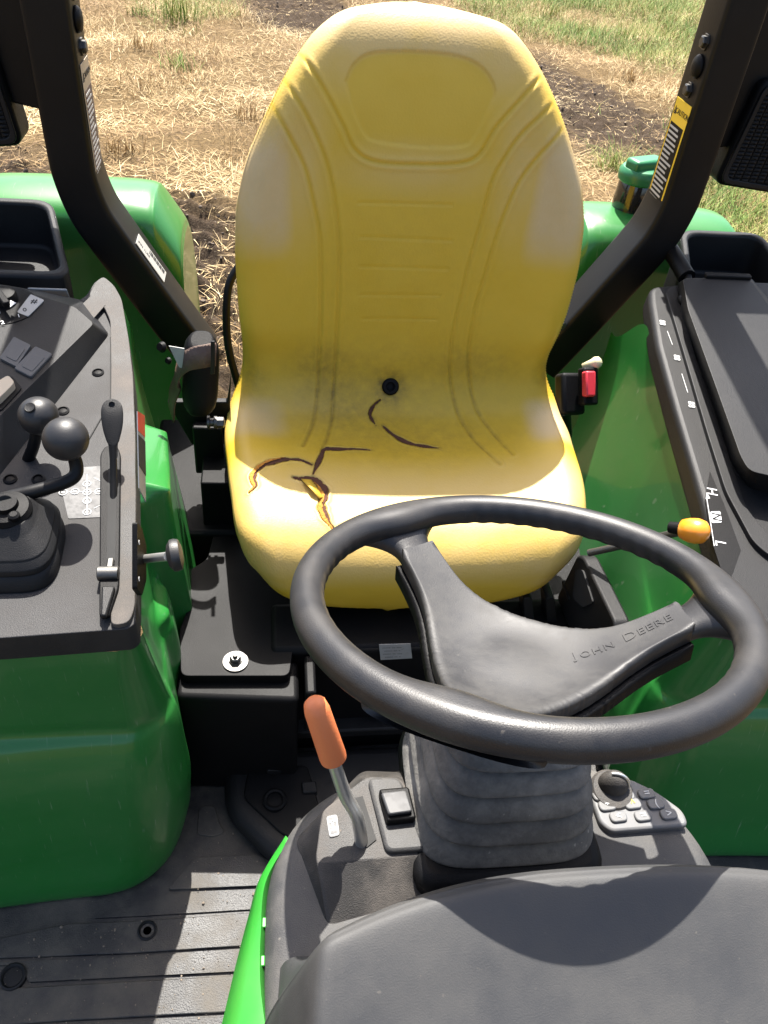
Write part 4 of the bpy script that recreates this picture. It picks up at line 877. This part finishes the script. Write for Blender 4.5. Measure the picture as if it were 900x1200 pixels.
# ================================================================ GROUND (dry field)
def nz(x, y, seed, f):
    r_ = np.random.default_rng(seed); v = np.zeros_like(x)
    for i in range(10):
        a = r_.uniform(0, 2*math.pi); k_ = f*r_.uniform(.6, 1.7); v += np.sin(k_*(x*math.cos(a)+y*math.sin(a))+r_.uniform(0, 6.28))
    return v/3.2
def G_(px, py): return P(px, py, z=-H0)[:2]
soil_polys = [[(-80, 150), (0, 172), (40, 180), (75, 205), (130, 210), (180, 215), (215, 235), (290, 250), (300, 470), (-80, 470)],
              [(270, -5), (420, -5), (400, 28), (340, 40), (285, 20)], [(600, 60), (660, 78), (720, 108), (800, 140), (830, 175), (780, 190), (715, 180), (660, 165), (630, 130)]]
soil_polys = [[G_(*p) for p in q] for q in soil_polys]
green_polys = [[G_(*p) for p in q] for q in ([(510, -60), (960, -60), (960, 60), (820, 92), (700, 62), (560, 20)], [(740, 170), (960, 90), (960, 330), (800, 300)], [(175, -40), (250, -40), (240, 26), (185, 32)])]
def region(x, y, polys):
    r_ = np.zeros(x.shape, bool)
    for p in polys: r_ |= inside(x, y, p)
    return r_
def soft(x, y, polys, j=.16):
    s_ = 0
    for i in range(6): s_ = s_+region(x+j*nz(x, y, 20+i, 5)+.06*np.cos(i), y+j*1.4*nz(x, y, 40+i, 4)+.1*np.sin(i), polys)
    return s_/6
xs = np.linspace(-5, 10, 460); ys = np.r_[np.linspace(1.2, 6.5, 330), np.linspace(6.53, 15, 240)]
XX, YY = np.meshgrid(xs, ys); so_m = soft(XX, YY, soil_polys); gr_m = soft(XX, YY, green_polys, .3)
trk = np.sin(2*math.pi*(YY+.28*np.sin(2.2*XX)+.12*XX)/.17); trk = np.clip(trk, -.3, .8)
near = sm(4.6, 3.9, YY)
Z = .012*nz(XX, YY, 1, 7)+.018*nz(XX, YY, 2, 2.2)+so_m*(.016*nz(XX, YY, 3, 38)+.011*nz(XX, YY, 4, 80)+.045*near*trk-.02)
fade = sm(-5, -4.5, XX)*sm(10, 9.4, XX)*sm(1.2, 1.5, YY)*sm(15, 14.3, YY); Z = Z*fade+.006
gm = bpy.data.meshes.new('ground')
rx = [-1500, -200, -40]; big = [(-1500, -1500), (1500, -1500), (1500, 1500), (-1500, 1500)]
Vg = [(a, b2, z) for a, b2, z in zip(XX.ravel(), YY.ravel(), Z.ravel())]; Fg = grid_faces(len(ys), len(xs)); n0g = len(Vg)
Vg += [(-1500, -1500, 0.006), (1500, -1500, .006), (1500, 1500, .006), (-1500, 1500, .006)]
nc = len(xs); nr_ = len(ys); bt_ = [j for j in range(nc)]; tp_ = [(nr_-1)*nc+j for j in range(nc)]; lf = [i*nc for i in range(nr_)]; rg2 = [i*nc+nc-1 for i in range(nr_)]
Fg += [tuple([n0g, n0g+1]+bt_[::-1]), tuple([n0g+2, n0g+3]+tp_), tuple([n0g+3, n0g]+lf), tuple([n0g+1, n0g+2]+rg2[::-1])]
gm.from_pydata(Vg, [], Fg); gm.update()
for p in gm.polygons: p.use_smooth = True
ca = gm.color_attributes.new('zone', 'FLOAT_COLOR', 'POINT'); cols = np.zeros((len(Vg), 4), np.float32); cols[:, 3] = 1
cols[:n0g, 0] = so_m.ravel(); cols[:n0g, 1] = gr_m.ravel(); cols[n0g:, 1] = .35; ca.data.foreach_set('color', cols.ravel())
ground = bpy.data.objects.new('ground', gm); C.objects.link(ground); ground['kind'] = 'structure'
ground['label'] = 'dry field of straw, bare soil and thin grass'
M = bpy.data.materials.new('field'); M.use_nodes = True; t = M.node_tree; b = t.nodes['Principled BSDF']; L = t.links.new
tc = t.nodes.new('ShaderNodeTexCoord'); at = t.nodes.new('ShaderNodeVertexColor'); at.layer_name = 'zone'; sp = t.nodes.new('ShaderNodeSeparateColor'); L(at.outputs[0], sp.inputs[0])
n1, n2, n3 = noise(9, 10, .7), noise(38, 8, .75), noise(150, 4, .7)
straw = mix(mth('MULTIPLY_ADD', n2, 2.4, -.7), (.04, .026, .013), (.25, .17, .08))
soilc = mix(mth('MULTIPLY_ADD', n2, 2.2, -.6), (.028, .019, .013), (.085, .06, .04)); soilc = mix(mth('MULTIPLY_ADD', n3, 4, -2.25), soilc, (.30, .25, .18))
base = mix(mth('MULTIPLY', sp.outputs[1], .5), straw, (.10, .12, .035)); base = mix(mth('MULTIPLY_ADD', sp.outputs[0], 1.0, 0.), base, soilc)
L(base, b.inputs['Base Color']); b.inputs['Roughness'].default_value = .95; b.inputs['Specular IOR Level'].default_value = .1
bp = t.nodes.new('ShaderNodeBump'); bp.inputs['Strength'].default_value = .9; bp.inputs['Distance'].default_value = .02; L(mth('ADD', n2, n3), bp.inputs['Height']); L(bp.outputs[0], b.inputs['Normal'])
gm.materials.append(M)

def blade_mat(name, stops):
    M = bpy.data.materials.new(name); M.use_nodes = True; t = M.node_tree; b = t.nodes['Principled BSDF']
    at = t.nodes.new('ShaderNodeVertexColor'); at.layer_name = 'tint'; rp = t.nodes.new('ShaderNodeValToRGB')
    t.links.new(at.outputs[0], rp.inputs[0]); cr_r = rp.color_ramp
    cr_r.elements[0].color = (*stops[0], 1); cr_r.elements[1].color = (*stops[-1], 1)
    for i, s_ in enumerate(stops[1:-1]): e_ = cr_r.elements.new((i+1)/(len(stops)-1)); e_.color = (*s_, 1)
    t.links.new(rp.outputs[0], b.inputs['Base Color']); b.inputs['Roughness'].default_value = .7; b.inputs['Specular IOR Level'].default_value = .25
    return M
straw_m = blade_mat('straw', [(.09, .048, .018), (.27, .165, .065), (.42, .30, .14), (.64, .51, .29)])
grass_m = blade_mat('grass', [(.04, .10, .012), (.10, .19, .025), (.19, .23, .05), (.34, .29, .10)])
def ground_z(x, y):
    i = np.clip(np.searchsorted(ys, y), 0, len(ys)-1); j = np.clip(np.searchsorted(xs, x), 0, len(xs)-1); return Z[i, j]
def blades(name, x, y, length, width, tilt, az, M, parent=None, curl=.5):
    n = len(x); z = ground_z(x, y); d = np.stack([np.cos(az), np.sin(az), 0*az], 1); up = np.array([0, 0, 1.]); s_ = np.stack([-np.sin(az), np.cos(az), 0*az], 1)
    b0_ = np.stack([x, y, z+.003], 1); lp = []
    for f in (0, .5, 1):
        ti = tilt*(1-curl*.5*f)+0*f; p = b0_+(d*np.cos(ti)[:, None]+up*np.sin(ti)[:, None])*(length*f)[:, None]
        if f == 1: p[:, 2] -= length*curl*.18
        p[:, 2] = np.maximum(p[:, 2], z+.004); wv = (width*(1-.75*f))[:, None]
        lp += [p-s_*wv, p+s_*wv]
    V_ = np.stack(lp, 1).reshape(-1, 3); base_ = np.arange(n)[:, None]*6
    F_ = np.concatenate([base_+np.array([[0, 1, 3, 2]]), base_+np.array([[2, 3, 5, 4]])], 0)
    me = bpy.data.meshes.new(name); me.vertices.add(len(V_)); me.vertices.foreach_set('co', V_.ravel()); me.loops.add(F_.size); me.loops.foreach_set('vertex_index', F_.ravel().astype(np.int32))
    me.polygons.add(len(F_)); me.polygons.foreach_set('loop_start', np.arange(0, F_.size, 4, dtype=np.int32)); me.update(calc_edges=True); me.validate()
    ca = me.color_attributes.new('tint', 'FLOAT_COLOR', 'POINT'); c = np.repeat(np.clip(rng.normal(.55, .25, n)+.2*nz(x, y, 77, 3.5)+.1*nz(x, y, 78, 9), 0, 1), 6); ca.data.foreach_set('color', np.stack([c, c, c, c*0+1], 1).astype(np.float32).ravel())
    me.materials.append(M); o_ = bpy.data.objects.new(name, me); C.objects.link(o_)
    return o_
def sample(n, wfn):
    x = rng.uniform(-4.6, 9.5, n); y = 2.2+12.3*rng.uniform(0, 1, n)**1.35
    vis = (x > -.95-.36*y) & (x < .9+.66*y); x, y = x[vis], y[vis]; k_ = rng.uniform(0, 1, len(x)) < wfn(x, y); return x[k_], y[k_]
x, y = sample(300000, lambda x, y: np.clip(1-.92*soft(x, y, soil_polys), 0, 1)*np.clip(.75+.5*nz(x, y, 9, 4), .15, 1)); n = len(x)
o_ = blades('dry_straw', x, y, rng.uniform(.04, .14, n), rng.uniform(.0009, .0024, n), np.abs(rng.normal(.2, .32, n)), rng.uniform(0, 6.28, n), straw_m, curl=.4); o_['kind'] = 'stuff'; o_['label'] = 'pale flattened straw lying over the field'
x, y = sample(200000, lambda x, y: np.clip(nz(x, y, 10, 3.2)*1.1-.0, 0, .9)*(1-.95*soft(x, y, soil_polys))); n = len(x)
o_ = blades('dry_stubble', x, y, rng.uniform(.05, .15, n), rng.uniform(.0010, .0022, n), rng.normal(1.1, .3, n), rng.uniform(0, 6.28, n), straw_m); o_['kind'] = 'stuff'; o_['label'] = 'upright tan stubble clumps in the field'
x, y = sample(330000, lambda x, y: np.clip(soft(x, y, green_polys, .3)*(.7+.4*nz(x, y, 11, 3)), 0, 1)*(1-.9*soft(x, y, soil_polys))); n = len(x)
o_ = blades('green_grass', x, y, rng.uniform(.07, .20, n), rng.uniform(.0013, .003, n), rng.normal(1.0, .3, n), rng.uniform(0, 6.28, n), grass_m); o_['kind'] = 'stuff'; o_['label'] = 'thin yellowing green grass at the far side'
# clods and chaff on the bare soil
def clods(name, n, r0, r1, M, wfn):
    x, y = sample(n, wfn); n = len(x); bm = bmesh.new(); bmesh.ops.create_icosphere(bm, subdivisions=1, radius=1); bv = np.array([v.co for v in bm.verts]); bf = np.array([[v.index for v in f.verts] for f in bm.faces]); bm.free()
    r_ = r0*(r1/r0)**rng.uniform(0, 1, n)**2; sc_ = r_[:, None]*rng.uniform(.6, 1.3, (n, 3)); V_ = bv[None]*sc_[:, None]*(1+.3*rng.uniform(-1, 1, (n, len(bv), 1)))
    V_ += np.stack([x, y, ground_z(x, y)+r_*.3], 1)[:, None]; F_ = bf[None]+(np.arange(n)*len(bv))[:, None, None]
    o_ = mesh(name, V_.reshape(-1, 3), F_.reshape(-1, 3), M, None, sharp=50); o_['kind'] = 'stuff'; return o_
clodm = mat('soil_clod', (.095, .07, .05), .95, bump=.8, bscale=60, var=.4, vscale=30)
o_ = clods('soil_clods', 60000, .003, .015, clodm, lambda x, y: soft(x, y, soil_polys)*np.where(y < 4.6, .8, .3)); o_['label'] = 'crumbled dark clods over the bare soil'
x, y = sample(110000, lambda x, y: soft(x, y, soil_polys)*np.where(y > 4.6, 1.6, .8)*np.clip(.25+.4*nz(x, y, 15, 5), .03, .8)); n = len(x)
o_ = blades('straw_litter', x, y, rng.uniform(.03, .10, n), rng.uniform(.001, .0022, n), np.abs(rng.normal(.06, .1, n)), rng.uniform(0, 6.28, n), straw_m, curl=.2); o_['kind'] = 'stuff'; o_['label'] = 'loose straw scattered on the bare soil'
# separate tufts that stand out
tufts = [((208, 28), .42, 1, 'tall bright green grass tuft at the top left of the field'), ((165, 22), .18, 1, 'small low green tuft left of the tall tuft'), ((165, 60), .2, 0, 'brown dry tuft beside the left roll bar post'),
         ((210, 82), .2, 1, 'short green tuft in straw below the tall tuft'), ((290, 140), .22, 0, 'brown stubble tuft beside the left edge of the seat'), ((138, 185), .2, 0, 'pale straw tuft above the left fender'),
         ((715, 195), .24, 1, 'yellow green tuft just left of the oil reservoir cap'), ((645, 22), .25, 1, 'green tuft beyond the right shoulder of the seat'), ((735, 95), .22, 0, 'straw tuft behind the dark soil band on the right')]
for p, h, gk, lb_ in tufts:
    c = G_(*p); n = 90 if h > .3 else 60; sx_ = .09 if h > .3 else .06
    o_ = blades('grass_tuft', c[0]+rng.normal(0, sx_, n), c[1]+rng.normal(0, sx_, n), rng.uniform(.45, 1, n)*h, rng.uniform(.0018, .004, n), rng.normal(1.25, .22, n), rng.uniform(0, 6.28, n), grass_m if gk else straw_m)
    o_['label'] = lb_; o_['category'] = 'grass tuft'; o_['group'] = 'grass tufts in the dry field'

# grit and straw bits lying on the platform mat
n = 420; gx_ = rng.uniform(-.60, -.20, n); gy_ = rng.uniform(-.42, -.02, n); ok = (gx_ > -.36) | (gy_ < -.23); gx_, gy_ = gx_[ok], gy_[ok]
bm = bmesh.new(); bmesh.ops.create_icosphere(bm, subdivisions=1, radius=1); bv = np.array([v.co for v in bm.verts]); bf = np.array([[v.index for v in f.verts] for f in bm.faces]); bm.free()
n = len(gx_); r_ = .0006+.0016*rng.uniform(0, 1, n)**3; V_ = bv[None]*(r_[:, None]*rng.uniform(.6, 1.4, (n, 3)))[:, None]+np.stack([gx_, gy_, H0+FZ+.005+0*gx_], 1)[:, None]
o_ = mesh('floor_grit', V_.reshape(-1, 3), (bf[None]+(np.arange(n)*len(bv))[:, None, None]).reshape(-1, 3), mat('grit', (.16, .13, .10), .9), None); o_['kind'] = 'stuff'; o_['label'] = 'dry grit scattered on the black platform mat'
